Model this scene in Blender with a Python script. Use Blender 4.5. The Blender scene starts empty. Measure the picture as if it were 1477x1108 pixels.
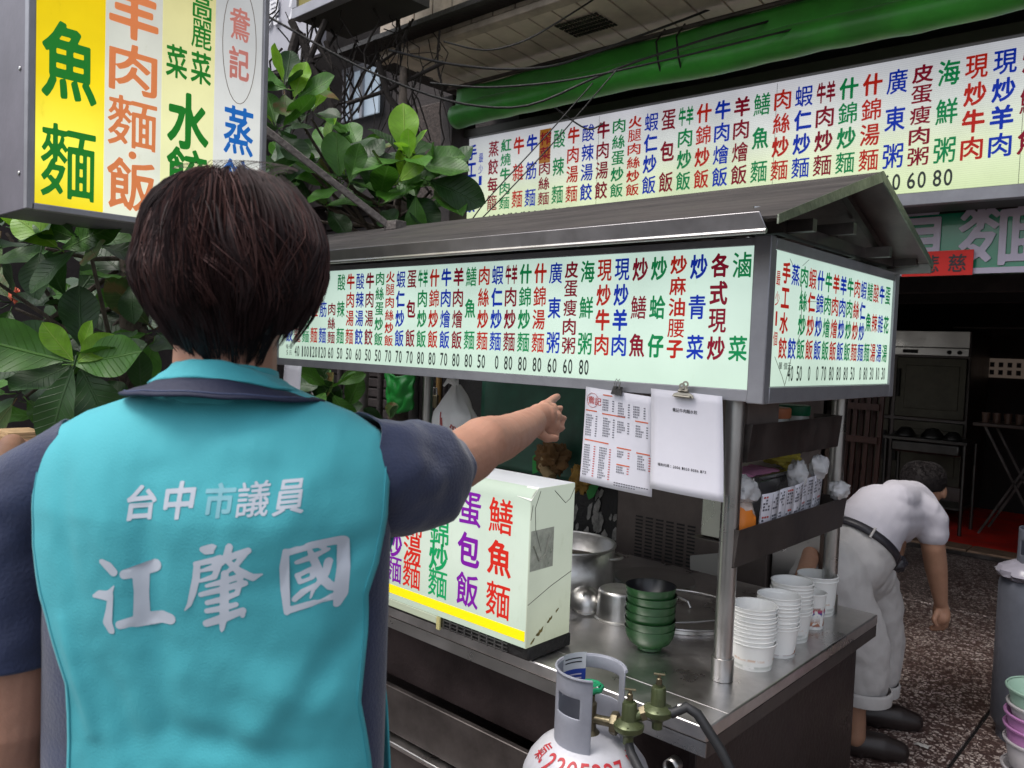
import bpy, bmesh, math, random
import numpy as np
from mathutils import Vector, Matrix, noise, geometry
R = math.radians
random.seed(7)
C = bpy.context.scene
COL = C.collection

# ------------------------------------------------------------------ camera, world, sun, exposure
FPX, CX, CY = 1152.0, 738.5, 554.0            # focal length and centre in photograph pixels
ax_ = np.array([1268, -102, 1152.]); ax_ /= np.linalg.norm(ax_)
ay_ = np.array([1047, 14, -1152.]); ay_ -= ax_ * (ax_ @ ay_); ay_ /= np.linalg.norm(ay_)
az_ = np.cross(ax_, ay_)
MW = np.array([ax_, ay_, az_]); EYE = np.array([0, 0, 1.55])
cam = bpy.data.cameras.new('camera'); camo = bpy.data.objects.new('camera', cam); COL.objects.link(camo)
m4 = Matrix([list(MW[0]) + [0], list(MW[1]) + [0], list(MW[2]) + [0], [0, 0, 0, 1]])
camo.matrix_world = Matrix.Translation(EYE) @ m4
cam.sensor_width = 36; cam.lens = 36 * FPX / 1477; cam.clip_start = .05; cam.clip_end = 500
cam.dof.use_dof = True; cam.dof.focus_distance = 2.1; cam.dof.aperture_fstop = 9.0
C.camera = camo
w = bpy.data.worlds.new('World'); C.world = w; w.use_nodes = True
nt = w.node_tree; nt.nodes.clear()
sky = nt.nodes.new('ShaderNodeTexSky'); sky.sky_type = 'NISHITA'; sky.sun_disc = False
SUN_EL, SUN_AZ = 62, 205
sky.sun_elevation = R(SUN_EL); sky.sun_rotation = R(SUN_AZ); sky.dust_density = 4.0; sky.air_density = 1.0; sky.ozone_density = .5
hs = nt.nodes.new('ShaderNodeHueSaturation'); hs.inputs['Saturation'].default_value = .45
bg = nt.nodes.new('ShaderNodeBackground'); bg.inputs[1].default_value = .15
wo = nt.nodes.new('ShaderNodeOutputWorld')
nt.links.new(sky.outputs[0], hs.inputs['Color']); nt.links.new(hs.outputs[0], bg.inputs[0]); nt.links.new(bg.outputs[0], wo.inputs[0])
sl = bpy.data.lights.new('sun', 'SUN'); sl.energy = .8; sl.angle = R(25); sl.color = (1, .97, .93)
so = bpy.data.objects.new('sun', sl); COL.objects.link(so)
# light travels away from the sun: the sky's rotation is measured from +Y, clockwise
sd = Vector((math.sin(R(SUN_AZ)) * math.cos(R(SUN_EL)), math.cos(R(SUN_AZ)) * math.cos(R(SUN_EL)), math.sin(R(SUN_EL))))
so.rotation_euler = (-sd).to_track_quat('-Z', 'Y').to_euler()
C.view_settings.view_transform = 'Standard'; C.view_settings.look = 'None'
C.view_settings.exposure = 0.75; C.view_settings.gamma = 1; C.view_settings.use_curve_mapping = False
try:
    C.cycles.use_denoising = True
    C.cycles.max_bounces = 8
except Exception:
    pass


def ray(u, v):
    return MW @ np.array([(u - CX) / FPX, -(v - CY) / FPX, -1.])


def at(u, v, t):                                # world point seen at a photograph pixel, t metres deep
    return Vector(EYE + t * ray(u, v))


def onp(u, v, a, val):                          # the same on the plane axis a = val
    d = ray(u, v); t = (val - EYE[a]) / d[a]
    return Vector(EYE + t * d)


# ------------------------------------------------------------------ materials
MATS = {}


def mat(name, col, rough=.6, metal=0., var=0., vscale=8., bump=0., bscale=60., emit=None, estr=0., spec=.5, col2=None,
        stretch=None, alpha=None, trans=0., coat=0., sheen=0., rvar=0., sss=0.):
    if name in MATS: return MATS[name]
    m = bpy.data.materials.new(name); m.use_nodes = True
    n = m.node_tree.nodes; l = m.node_tree.links; p = n['Principled BSDF']
    p.inputs['Base Color'].default_value = (*col, 1); p.inputs['Roughness'].default_value = rough
    p.inputs['Metallic'].default_value = metal; p.inputs['Specular IOR Level'].default_value = spec
    if coat: p.inputs['Coat Weight'].default_value = coat
    if sheen: p.inputs['Sheen Weight'].default_value = sheen
    if trans: p.inputs['Transmission Weight'].default_value = trans
    if alpha is not None: p.inputs['Alpha'].default_value = alpha
    if sss:
        p.inputs['Subsurface Weight'].default_value = sss; p.inputs['Subsurface Radius'].default_value = (.012, .004, .002)
    if emit:
        p.inputs['Emission Color'].default_value = (*emit, 1); p.inputs['Emission Strength'].default_value = estr
    if var or bump or rvar or col2:
        tc = n.new('ShaderNodeTexCoord'); mp = n.new('ShaderNodeMapping'); l.new(tc.outputs['Object'], mp.inputs[0])
        if stretch: mp.inputs['Scale'].default_value = stretch
        if var or rvar or col2:
            a = n.new('ShaderNodeTexNoise'); a.inputs['Scale'].default_value = vscale; a.inputs['Detail'].default_value = 7; a.inputs['Roughness'].default_value = .65
            l.new(mp.outputs[0], a.inputs['Vector'])
            r = n.new('ShaderNodeValToRGB'); r.color_ramp.elements[0].position = .35; r.color_ramp.elements[1].position = .68
            c2 = col2 or tuple(c * (1 - var) for c in col)
            r.color_ramp.elements[0].color = (*c2, 1); r.color_ramp.elements[1].color = (*(col if col2 else [min(1, c * (1 + var * .5)) for c in col]), 1)
            l.new(a.outputs['Fac'], r.inputs[0]); l.new(r.outputs[0], p.inputs['Base Color'])
            if rvar:
                mr = n.new('ShaderNodeMapRange'); mr.inputs['To Min'].default_value = max(.03, rough - rvar); mr.inputs['To Max'].default_value = min(1, rough + rvar)
                mr.inputs['From Min'].default_value = .3; mr.inputs['From Max'].default_value = .7
                l.new(a.outputs['Fac'], mr.inputs[0]); l.new(mr.outputs[0], p.inputs['Roughness'])
        if bump:
            b = n.new('ShaderNodeTexNoise'); b.inputs['Scale'].default_value = bscale; b.inputs['Detail'].default_value = 4
            l.new(mp.outputs[0], b.inputs['Vector'])
            bp = n.new('ShaderNodeBump'); bp.inputs['Strength'].default_value = bump; bp.inputs['Distance'].default_value = .02
            l.new(b.outputs['Fac'], bp.inputs['Height']); l.new(bp.outputs[0], p.inputs['Normal'])
    MATS[name] = m
    return m


def ramp(n, els):
    r = n.new('ShaderNodeValToRGB'); e = r.color_ramp.elements
    e[0].position, e[0].color = els[0][0], (*els[0][1], 1); e[1].position, e[1].color = els[-1][0], (*els[-1][1], 1)
    for pz, c in els[1:-1]:
        k = e.new(pz); k.color = (*c, 1)
    return r


def lit_panel(name, els, axis=2, lo=0., hi=1., strength=.8, ribs=0., tube=None, dirt=0.):
    """back-lit plastic: the lamps inside make the glow uneven along one axis; optional ribbed sheet"""
    m = mat(name, tuple(.36 * sum(e[1][q] for e in els) / len(els) for q in range(3)), .5, spec=.12); strength *= .51
    n = m.node_tree.nodes; l = m.node_tree.links; p = n['Principled BSDF']
    tc = n.new('ShaderNodeTexCoord'); sx = n.new('ShaderNodeSeparateXYZ'); l.new(tc.outputs['Object'], sx.inputs[0])
    mr = n.new('ShaderNodeMapRange'); mr.inputs['From Min'].default_value = lo; mr.inputs['From Max'].default_value = hi
    l.new(sx.outputs[axis], mr.inputs[0])
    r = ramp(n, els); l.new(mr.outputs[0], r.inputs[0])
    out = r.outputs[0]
    ns = n.new('ShaderNodeTexNoise'); ns.inputs['Scale'].default_value = 5; ns.inputs['Detail'].default_value = 6
    l.new(tc.outputs['Object'], ns.inputs['Vector'])
    r2 = ramp(n, [(.25, (1 - .12 - dirt,) * 3), (.62, (1, 1, 1))]); l.new(ns.outputs['Fac'], r2.inputs[0])
    mx = n.new('ShaderNodeMix'); mx.data_type = 'RGBA'; mx.blend_type = 'MULTIPLY'; mx.inputs[0].default_value = 1
    l.new(out, mx.inputs[6]); l.new(r2.outputs[0], mx.inputs[7]); out = mx.outputs[2]
    nz = n.new('ShaderNodeTexNoise'); nz.inputs['Scale'].default_value = 34; nz.inputs['Detail'].default_value = 8; nz.inputs['Roughness'].default_value = .75
    mpz = n.new('ShaderNodeMapping'); mpz.inputs['Scale'].default_value = (1, 1, .35); l.new(tc.outputs['Object'], mpz.inputs[0]); l.new(mpz.outputs[0], nz.inputs['Vector'])
    rz = ramp(n, [(.6, (1, 1, 1)), (.72, (.86 - dirt, .85 - dirt, .78 - dirt))]); l.new(nz.outputs['Fac'], rz.inputs[0])
    mz = n.new('ShaderNodeMix'); mz.data_type = 'RGBA'; mz.blend_type = 'MULTIPLY'; mz.inputs[0].default_value = .8
    l.new(out, mz.inputs[6]); l.new(rz.outputs[0], mz.inputs[7]); out = mz.outputs[2]
    # lamps behind the sheet: slow uneven glow along the box
    gl = n.new('ShaderNodeTexNoise'); gl.inputs['Scale'].default_value = 1.3; gl.inputs['Detail'].default_value = 1; l.new(tc.outputs['Object'], gl.inputs['Vector'])
    rg = ramp(n, [(.3, (.84, .86, .84)), (.65, (1.06, 1.05, 1.05))]); l.new(gl.outputs['Fac'], rg.inputs[0])
    mg = n.new('ShaderNodeMix'); mg.data_type = 'RGBA'; mg.blend_type = 'MULTIPLY'; mg.inputs[0].default_value = 1
    l.new(out, mg.inputs[6]); l.new(rg.outputs[0], mg.inputs[7]); out = mg.outputs[2]
    if ribs:
        wv = n.new('ShaderNodeTexWave'); wv.bands_direction = 'Z'; wv.inputs['Scale'].default_value = ribs
        l.new(tc.outputs['Object'], wv.inputs['Vector'])
        r3 = ramp(n, [(0, (.86,) * 3), (1, (1, 1, 1))]); l.new(wv.outputs['Fac'], r3.inputs[0])
        m2 = n.new('ShaderNodeMix'); m2.data_type = 'RGBA'; m2.blend_type = 'MULTIPLY'; m2.inputs[0].default_value = 1
        l.new(out, m2.inputs[6]); l.new(r3.outputs[0], m2.inputs[7]); out = m2.outputs[2]
        bp = n.new('ShaderNodeBump'); bp.inputs['Strength'].default_value = .3; bp.inputs['Distance'].default_value = .002
        l.new(wv.outputs['Fac'], bp.inputs['Height']); l.new(bp.outputs[0], p.inputs['Normal'])
    l.new(out, p.inputs['Emission Color']); p.inputs['Emission Strength'].default_value = strength
    return m


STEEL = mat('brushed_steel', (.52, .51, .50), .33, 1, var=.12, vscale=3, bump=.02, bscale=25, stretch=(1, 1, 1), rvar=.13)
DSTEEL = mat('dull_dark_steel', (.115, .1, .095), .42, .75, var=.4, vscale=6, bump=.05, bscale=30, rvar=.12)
TOPSTEEL = mat('worn_counter_steel', (.68, .66, .65), .34, 1, var=.3, vscale=4, bump=.06, bscale=22, rvar=.12)
ALU = mat('aluminium_frame', (.33, .33, .36), .45, .5, var=.12, vscale=10, bump=.03)
ALU2 = mat('pot_aluminium', (.74, .73, .71), .38, 1, var=.2, vscale=9, bump=.06, bscale=60, rvar=.1)
BLACK = mat('black_grime', (.012, .011, .011), .6, bump=.3, bscale=50)
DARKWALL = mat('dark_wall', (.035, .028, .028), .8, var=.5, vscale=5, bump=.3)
RED = mat('red_vinyl', (.5, .02, .012), .45, spec=.2, emit=(.62, .02, .01), estr=.45*.5)
CRIM = mat('crimson_vinyl', (.28, .006, .025), .45, spec=.2, emit=(.32, .004, .03), estr=.45*.4)
BLUE = mat('blue_vinyl', (.006, .045, .45), .45, spec=.2, emit=(.002, .03, .5), estr=.45*.5)
GREEN = mat('green_vinyl', (.006, .27, .09), .45, spec=.2, emit=(.003, .27, .08), estr=.45*.5)
PURP = mat('purple_vinyl', (.18, .01, .3), .45, spec=.2, emit=(.16, .005, .26), estr=.45*.45)
INK = mat('black_print', (.02, .02, .025), .5)


# ------------------------------------------------------------------ mesh building
class MB:
    def __init__(s): s.v = []; s.f = []; s.m = []; s.cur = 0; s.mats = []

    def use(s, m):
        if m not in s.mats: s.mats.append(m)
        s.cur = s.mats.index(m); return s

    def add(s, vs, fs):
        b = len(s.v); s.v += [tuple(x) for x in vs]
        for f in fs: s.f.append(tuple(b + i for i in f)); s.m.append(s.cur)
        return s

    def box(s, x0, x1, y0, y1, z0, z1):
        v = [(x, y, z) for z in (z0, z1) for y in (y0, y1) for x in (x0, x1)]
        return s.add(v, [(0, 2, 3, 1), (4, 5, 7, 6), (0, 1, 5, 4), (2, 6, 7, 3), (0, 4, 6, 2), (1, 3, 7, 5)])

    def slab(s, pts, n, th):                       # polygon pts pushed along n by th
        k = len(pts); n = Vector(n) * th; a = [Vector(p) for p in pts]; b = [p + n for p in a]
        return s.add(a + b, [tuple(range(k))[::-1], tuple(range(k, 2 * k))] + [(i, (i + 1) % k, (i + 1) % k + k, i + k) for i in range(k)])

    def beam(s, p, q, wd, ht, up=(0, 0, 1)):
        p = Vector(p); q = Vector(q); d = (q - p).normalized(); r = d.cross(Vector(up)).normalized(); u = r.cross(d)
        vs = [e + r * (a * wd / 2) + u * (b * ht / 2) for e in (p, q) for a, b in ((-1, -1), (1, -1), (1, 1), (-1, 1))]
        return s.add(vs, [(0, 1, 2, 3)[::-1], (4, 5, 6, 7), (0, 1, 5, 4), (1, 2, 6, 5), (2, 3, 7, 6), (3, 0, 4, 7)])

    def tube(s, pts, rad, n=10, caps=True, flat=1., up=None):
        pts = [Vector(p) for p in pts]
        if not isinstance(rad, (list, tuple)): rad = [rad] * len(pts)
        rings = []; prev = None
        for i, p in enumerate(pts):
            d = (pts[min(i + 1, len(pts) - 1)] - pts[max(i - 1, 0)]).normalized()
            if prev is None:
                a = Vector(up) if up else (Vector((0, 0, 1)) if abs(d.z) < .9 else Vector((1, 0, 0)))
            else: a = prev
            r = a - d * a.dot(d); r.normalize(); prev = r; t = d.cross(r)
            rings.append([p + r * math.cos(6.28318 * k / n) * rad[i] + t * math.sin(6.28318 * k / n) * rad[i] * flat for k in range(n)])
        vs = [v for g in rings for v in g]
        fs = [(i * n + k, i * n + (k + 1) % n, (i + 1) * n + (k + 1) % n, (i + 1) * n + k) for i in range(len(pts) - 1) for k in range(n)]
        if caps: fs += [tuple(range(n))[::-1], tuple(range((len(pts) - 1) * n, len(pts) * n))]
        return s.add(vs, fs)

    def lathe(s, prof, n=32, c=(0, 0, 0), axis=None, squash=1.):
        vs = []; q = Vector((0, 0, 1)).rotation_difference(Vector(axis)) if axis else None
        for r, z in prof:
            for k in range(n):
                v = Vector((r * math.cos(6.28318 * k / n), r * math.sin(6.28318 * k / n) * squash, z))
                if q: v = q @ v
                vs.append(v + Vector(c))
        fs = [(i * n + k, i * n + (k + 1) % n, (i + 1) * n + (k + 1) % n, (i + 1) * n + k) for i in range(len(prof) - 1) for k in range(n)]
        if prof[0][0] > 1e-5: pass
        return s.add(vs, fs)

    def ball(s, c, r, nu=14, nv=9, rot=None):
        if not isinstance(r, (tuple, list)): r = (r, r, r)
        vs = []
        for i in range(nv + 1):
            t = math.pi * i / nv
            for k in range(nu):
                a = 6.28318 * k / nu
                v = Vector((r[0] * math.sin(t) * math.cos(a), r[1] * math.sin(t) * math.sin(a), r[2] * math.cos(t)))
                if rot: v = rot @ v
                vs.append(v + Vector(c))
        return s.add(vs, [(i * nu + k, (i + 1) * nu + k, (i + 1) * nu + (k + 1) % nu, i * nu + (k + 1) % nu) for i in range(nv) for k in range(nu)])

    def grid(s, fn, nu, nv):
        vs = [fn(i / nu, j / nv) for j in range(nv + 1) for i in range(nu + 1)]
        return s.add(vs, [(j * (nu + 1) + i, j * (nu + 1) + i + 1, (j + 1) * (nu + 1) + i + 1, (j + 1) * (nu + 1) + i) for j in range(nv) for i in range(nu)])

    def mesh(s, name, smooth=True):
        me = bpy.data.meshes.new(name); me.from_pydata(s.v, [], s.f)
        for m in s.mats: me.materials.append(m)
        if len(s.mats) > 1: me.polygons.foreach_set('material_index', s.m)
        me.validate(); 
        bm = bmesh.new(); bm.from_mesh(me); bmesh.ops.recalc_face_normals(bm, faces=bm.faces); bm.to_mesh(me); bm.free()
        if smooth:
            me.shade_smooth(); me.set_sharp_from_angle(angle=R(38))
        return me

    def build(s, name, m=None, parent=None, bevel=0, smooth=True, solid=0, sub=0):
        if m is not None and not s.mats: s.mats = [m]
        o = bpy.data.objects.new(name, s.mesh(name, smooth)); COL.objects.link(o)
        if parent: attach(o, parent)
        if solid:
            q = o.modifiers.new('solid', 'SOLIDIFY'); q.thickness = solid; q.offset = -1
        if bevel:
            q = o.modifiers.new('bevel', 'BEVEL'); q.width = bevel; q.segments = 2; q.limit_method = 'ANGLE'; q.angle_limit = R(40)
        if sub:
            q = o.modifiers.new('sub', 'SUBSURF'); q.levels = sub; q.render_levels = sub
        return o


WORLD = {}


def wm(o):
    m = Matrix.LocRotScale(o.location, o.rotation_euler, o.scale)
    return (wm(o.parent) @ o.matrix_parent_inverse @ m) if o.parent else m


def attach(o, parent):                              # geometry was written in world coordinates
    o.parent = parent; o.matrix_parent_inverse = wm(parent).inverted()


def attach0(o, parent):
    o.parent = parent; o.matrix_parent_inverse = wm(parent).inverted()


def tag(o, label=None, cat=None, group=None, kind=None):
    if label: o['label'] = label
    if cat: o['category'] = cat
    if group: o['group'] = group
    if kind: o['kind'] = kind
    return o


def thing(name, loc, label, cat, group=None, rz=0):
    o = bpy.data.objects.new(name, None); COL.objects.link(o); o.location = loc; o.rotation_euler = (0, 0, rz)
    o.empty_display_size = .1
    return tag(o, label, cat, group)


def struct(o): o['kind'] = 'structure'; return o


def remeshed(mb, name, m, parent, voxel, smooth=3, disp=None):
    """union of overlapping tapered forms grown into one continuous skin"""
    me = bpy.data.meshes.new('tmp'); me.from_pydata(mb.v, [], mb.f)
    bm = bmesh.new(); bm.from_mesh(me)
    bmesh.ops.holes_fill(bm, edges=bm.edges, sides=64); bmesh.ops.remove_doubles(bm, verts=bm.verts, dist=1e-5)
    bmesh.ops.recalc_face_normals(bm, faces=bm.faces); bm.to_mesh(me); bm.free()
    t = bpy.data.objects.new('tmp', me); COL.objects.link(t)
    q = t.modifiers.new('r', 'REMESH'); q.mode = 'VOXEL'; q.voxel_size = voxel
    q = t.modifiers.new('s', 'SMOOTH'); q.factor = .5; q.iterations = smooth
    dg = bpy.context.evaluated_depsgraph_get(); dg.update()
    out = bpy.data.meshes.new_from_object(t.evaluated_get(dg)); out.name = name
    bpy.data.objects.remove(t)
    if disp:
        out.vertices.foreach_get('co', (co := np.zeros(len(out.vertices) * 3)))
        nn = np.zeros(len(out.vertices) * 3); out.vertices.foreach_get('normal', nn)
        co = co.reshape(-1, 3); nn = nn.reshape(-1, 3)
        for i in range(len(co)):
            co[i] += nn[i] * disp(co[i])
        out.vertices.foreach_set('co', co.ravel())
    out.materials.clear(); out.materials.append(m); out.shade_smooth()
    o = bpy.data.objects.new(name, out); COL.objects.link(o)
    if parent: attach(o, parent)
    return o


def limb(mb, pts, rad, n=14, flat=1., up=None):     # tapered tube with round ends
    mb.tube(pts, rad, n, True, flat, up)
    mb.ball(pts[0], rad[0] * .98, 12, 8); mb.ball(pts[-1], rad[-1] * .98, 12, 8)


# ------------------------------------------------------------------ lettering: rounded bold glyph outlines, flat on their sheet
GL = {}
_tc = bpy.data.curves.new('glyph', 'FONT'); _to = bpy.data.objects.new('glyph', _tc); COL.objects.link(_to)
_tc.resolution_u = 4


def contour(S, x0, y0, h):
    """marching squares at level 0 (inside < 0); closed loops"""
    ny, nx = S.shape; nxt = {}
    def P(a, b):
        (i, j), (k, l) = a, b; s, t = S[j, i], S[l, k]; q = s / (s - t)
        return (x0 + (i + (k - i) * q) * h, y0 + (j + (l - j) * q) * h)
    inside = S < 0
    cells = np.argwhere((inside[:-1, :-1] != inside[1:, 1:]) | (inside[1:, :-1] != inside[:-1, 1:]) | (inside[:-1, :-1] != inside[:-1, 1:]))
    T = {1: [(3, 0)], 2: [(0, 1)], 3: [(3, 1)], 4: [(1, 2)], 5: [(3, 2), (1, 0)], 6: [(0, 2)], 7: [(3, 2)], 8: [(2, 3)], 9: [(2, 0)], 10: [(0, 3), (2, 1)], 11: [(2, 1)], 12: [(1, 3)], 13: [(1, 0)], 14: [(0, 3)]}
    for j, i in cells:
        c = [(i, j), (i + 1, j), (i + 1, j + 1), (i, j + 1)]
        k = sum(1 << q for q in range(4) if inside[c[q][1], c[q][0]])
        E_ = [(c[0], c[1]), (c[1], c[2]), (c[3], c[2]), (c[0], c[3])]
        for a, b in T.get(k, []): nxt[E_[a]] = E_[b]
    loops = []
    while nxt:
        st = next(iter(nxt)); cur = st; lp = []
        while cur in nxt:
            lp.append(P(*cur)); cur = nxt.pop(cur)
        if len(lp) > 5: loops.append(lp)
    return loops


def rdp(p, eps):
    if len(p) < 3: return p
    a, b = np.array(p[0]), np.array(p[-1]); d = b - a; L = np.hypot(*d) + 1e-12
    q = np.array(p); ds = np.abs((q[:, 0] - a[0]) * d[1] - (q[:, 1] - a[1]) * d[0]) / L
    if np.allclose(a, b): ds = np.hypot(q[:, 0] - a[0], q[:, 1] - a[1])
    i = int(ds.argmax())
    if ds[i] < eps: return [p[0], p[-1]]
    return rdp(p[:i + 1], eps)[:-1] + rdp(p[i:], eps)


def tess(S, x0, y0, h, eps=.004, fill=0):
    loops = contour(S, x0, y0, h)
    V = []; Eg = []
    for lp in loops:
        k = len(lp) // 2; q = rdp(lp[:k + 1], eps)[:-1] + rdp(lp[k:] + [lp[0]], eps)[:-1]
        if len(q) < 3: continue
        b = len(V); V += [Vector(x) for x in q]; Eg += [(b + i, b + (i + 1) % len(q)) for i in range(len(q))]
    ny, nx = S.shape
    def val(x, y):
        fx = (x - x0) / h; fy = (y - y0) / h; i = min(max(int(fx), 0), nx - 2); j = min(max(int(fy), 0), ny - 2); a = fx - i; b = fy - j
        return (S[j, i] * (1 - a) + S[j, i + 1] * a) * (1 - b) + (S[j + 1, i] * (1 - a) + S[j + 1, i + 1] * a) * b
    if fill:
        for yy in np.arange(y0, y0 + ny * h, fill):
            for xx in np.arange(x0, x0 + nx * h, fill):
                if val(xx, yy) < -fill * .3: V.append(Vector((xx, yy)))
    vo, eo, fo, _, _, _ = geometry.delaunay_2d_cdt(V, Eg, [], 0, 1e-6)
    F = []
    for f in fo:
        c = [sum(vo[i][k] for i in f) / len(f) for k in (0, 1)]
        if val(*c) < 0: F.append(tuple(f))
    return [tuple(v) for v in vo], F


def smooth2(S, k=1):
    for _ in range(k):
        Q = np.pad(S, 1, mode='edge'); S = (Q[:-2, 1:-1] + Q[2:, 1:-1] + Q[1:-1, :-2] + Q[1:-1, 2:] + 2 * S) / 6
    return S


def seg_dist(GX, GY, a, b):
    d = b - a; L = (d ** 2).sum(1) + 1e-12
    out = np.full(GX.shape, 9.)
    for k in range(len(a)):
        t = np.clip(((GX - a[k, 0]) * d[k, 0] + (GY - a[k, 1]) * d[k, 1]) / L[k], 0, 1)
        np.minimum(out, np.hypot(GX - a[k, 0] - t * d[k, 0], GY - a[k, 1] - t * d[k, 1]), out)
    return out


def glyph(ch, r=.022, N=96, fill=0, full_em=True):
    key = (ch, r, fill)
    if key in GL: return GL[key]
    _tc.body = ch
    dg = bpy.context.evaluated_depsgraph_get(); dg.update()
    ev = _to.evaluated_get(dg); me = ev.to_mesh()
    v = np.array([tuple(x.co)[:2] for x in me.vertices]); cnt = {}
    for p in me.polygons:
        vs = list(p.vertices)
        for a, b in zip(vs, vs[1:] + vs[:1]):
            k = (min(a, b), max(a, b)); cnt[k] = cnt.get(k, 0) + 1
    ed = [k for k, c in cnt.items() if c == 1]; ev.to_mesh_clear()
    a = v[[e[0] for e in ed]]; b = v[[e[1] for e in ed]]
    lo, hi = v.min(0) - .09, v.max(0) + .09
    h = max(hi - lo) / N
    xs = np.arange(lo[0], hi[0] + h, h); ys = np.arange(lo[1], hi[1] + h, h); GX, GY = np.meshgrid(xs, ys)
    D = seg_dist(GX, GY, a, b)
    ins = np.zeros(GX.shape, int)
    for k in range(len(a)):
        y0_, y1_ = a[k, 1], b[k, 1]
        if y0_ == y1_: continue
        c = (GY >= min(y0_, y1_)) & (GY < max(y0_, y1_)); xi = a[k, 0] + (GY - y0_) / (y1_ - y0_) * (b[k, 0] - a[k, 0])
        ins += (c & (xi > GX))
    S0 = np.where(ins % 2 == 1, -D, D); area = max(.5, (hi[0] - lo[0] - .18) * (hi[1] - lo[1] - .18))
    if full_em:
        while r > .006 and (S0 < r).sum() * h * h / area > .6: r -= .002
    S = S0 - r
    S = smooth2(S, 1) + 1e-7
    V, F = tess(S, lo[0], lo[1], h, .005, fill)
    V = np.array(V) if V else np.zeros((0, 2))
    lo2, hi2 = V.min(0), V.max(0)
    GL[key] = (V, F, lo2, hi2)
    return GL[key]


def put_glyph(mb, ch, org, ux, uy, cx, cy, wd, ht, m, r=.022, full=True, fn=None, fill=0):
    """glyph centred at (cx, cy) in the sheet's own frame, stretched to wd x ht"""
    V, F, lo, hi = glyph(ch, r, fill=fill, full_em=full)
    mb.use(m)
    if full:                                           # CJK: keep the em square
        mid = ((lo + hi) / 2); s = np.array([wd / max(.86, hi[0] - lo[0]), ht / max(.86, hi[1] - lo[1])])
    else:
        mid = (lo + hi) / 2; s = np.array([wd / (hi[0] - lo[0]), ht / (hi[1] - lo[1])])
    P = (V - mid) * s + np.array([cx, cy])
    if fn: vs = [fn(x, y) for x, y in P]
    else: vs = [Vector(org) + Vector(ux) * x + Vector(uy) * y for x, y in P]
    mb.add(vs, F)


def digits(mb, txt, org, ux, uy, cx, cy, dw, ht, m, r=.012):
    x = cx - dw * len(txt) / 2 + dw / 2
    for ch in txt:
        if ch != ' ': put_glyph(mb, ch, org, ux, uy, x, cy, dw * (.78 if ch != '1' else .4), ht, m, r, full=False)
        x += dw


def menu_columns(parent, cols, org, ux, uy, xs, top, bot, cw, hmax, price_y, price_h, price_w, r=.036, name='dish_name'):
    for (txt, m, price), x in zip(cols, xs):
        toks = []; k = 0
        if txt:
            col_ = bpy.data.objects.new(name, None); COL.objects.link(col_); col_.location = Vector(org) + Vector(ux) * x + Vector(uy) * top; col_.empty_display_size = .02; attach0(col_, parent)
            s = txt; n = len(s); span = top - bot; h = min(hmax, span / n * .9)
            for i, ch in enumerate(s):
                y = top - h / 2 - (0 if n == 1 else i * (span - h) / (n - 1))
                if ch == '_': continue
                mb = MB()
                if ch == '牪':
                    put_glyph(mb, '牛', org, ux, uy, x - cw * .26, y, cw * .5, h, m, r); put_glyph(mb, '羊', org, ux, uy, x + cw * .26, y, cw * .5, h, m, r)
                else: put_glyph(mb, ch, org, ux, uy, x, y, cw, h, m, r)
                mb.build('character', None, col_, smooth=False)
        if price:
            mb = MB(); digits(mb, price, org, ux, uy, x, price_y, price_w, price_h, INKS)
            if mb.v: mb.build('price', None, parent, smooth=False)


INKS = mat('black_vinyl', (.015, .02, .02), .45, emit=(.02, .035, .03), estr=.45*.4)
G_, R_, B_, K_ = GREEN, RED, BLUE, CRIM
MENU = [('手工水餃', B_, ''), ('蒸餃每籠', K_, '40'), ('紅燒牛肉麵', G_, '100'), ('牛雜麵', R_, '120'), ('牛筋麵', B_, '120'), ('__肉絲麵', K_, '60'),
        ('酸辣麵', G_, '50'), ('牛肉湯麵', R_, '50'), ('酸辣湯餃', B_, '60'), ('牛肉湯餃', K_, '50'), ('肉絲蛋炒飯', G_, '50'), ('火腿肉絲炒飯', R_, '70'),
        ('蝦仁炒飯', B_, '70'), ('蛋包飯', K_, '70'), ('牪肉炒飯', G_, '80'), ('什錦炒飯', R_, '80'), ('牛肉燴飯', B_, '70'), ('羊肉燴飯', K_, '80'),
        ('鱔魚麵', G_, '80'), ('肉絲炒麵', R_, '50'), ('蝦仁炒麵', B_, ' 0'), ('牪肉炒麵', K_, '80'), ('什錦炒麵', G_, '80'), ('什錦湯麵', R_, '80'),
        ('廣東粥', B_, '60'), ('皮蛋瘦肉粥', K_, '60'), ('海鮮粥', G_, '80'), ('現炒牛肉', R_, ''), ('現炒羊肉', B_, ''), ('炒鱔魚', K_, ''),
        ('炒蛤仔', G_, ''), ('炒麻油腰子', R_, ''), ('炒青菜', B_, ''), ('各式現炒', K_, ''), ('滷_菜', G_, '')]

# ================================================================== THE SETTING
# ---- ground
tz = mat('terrazzo', (.12, .08, .075), .38, spec=.5)
n = tz.node_tree.nodes; l = tz.node_tree.links; p = n['Principled BSDF']
tc = n.new('ShaderNodeTexCoord')
ds = n.new('ShaderNodeTexNoise'); ds.inputs['Scale'].default_value = 30; l.new(tc.outputs['Object'], ds.inputs['Vector'])
mxv = n.new('ShaderNodeMix'); mxv.data_type = 'RGBA'; mxv.inputs[0].default_value = .03; l.new(tc.outputs['Object'], mxv.inputs[6]); l.new(ds.outputs['Color'], mxv.inputs[7])
vo = n.new('ShaderNodeTexVoronoi'); vo.inputs['Scale'].default_value = 62; vo.feature = 'F1'; l.new(mxv.outputs[2], vo.inputs['Vector'])
r1 = ramp(n, [(0, (.075, .045, .04)), (.3, (.12, .078, .07)), (.42, (.30, .23, .2)), (.6, (.5, .42, .38)), (1, (.66, .58, .53))])
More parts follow.
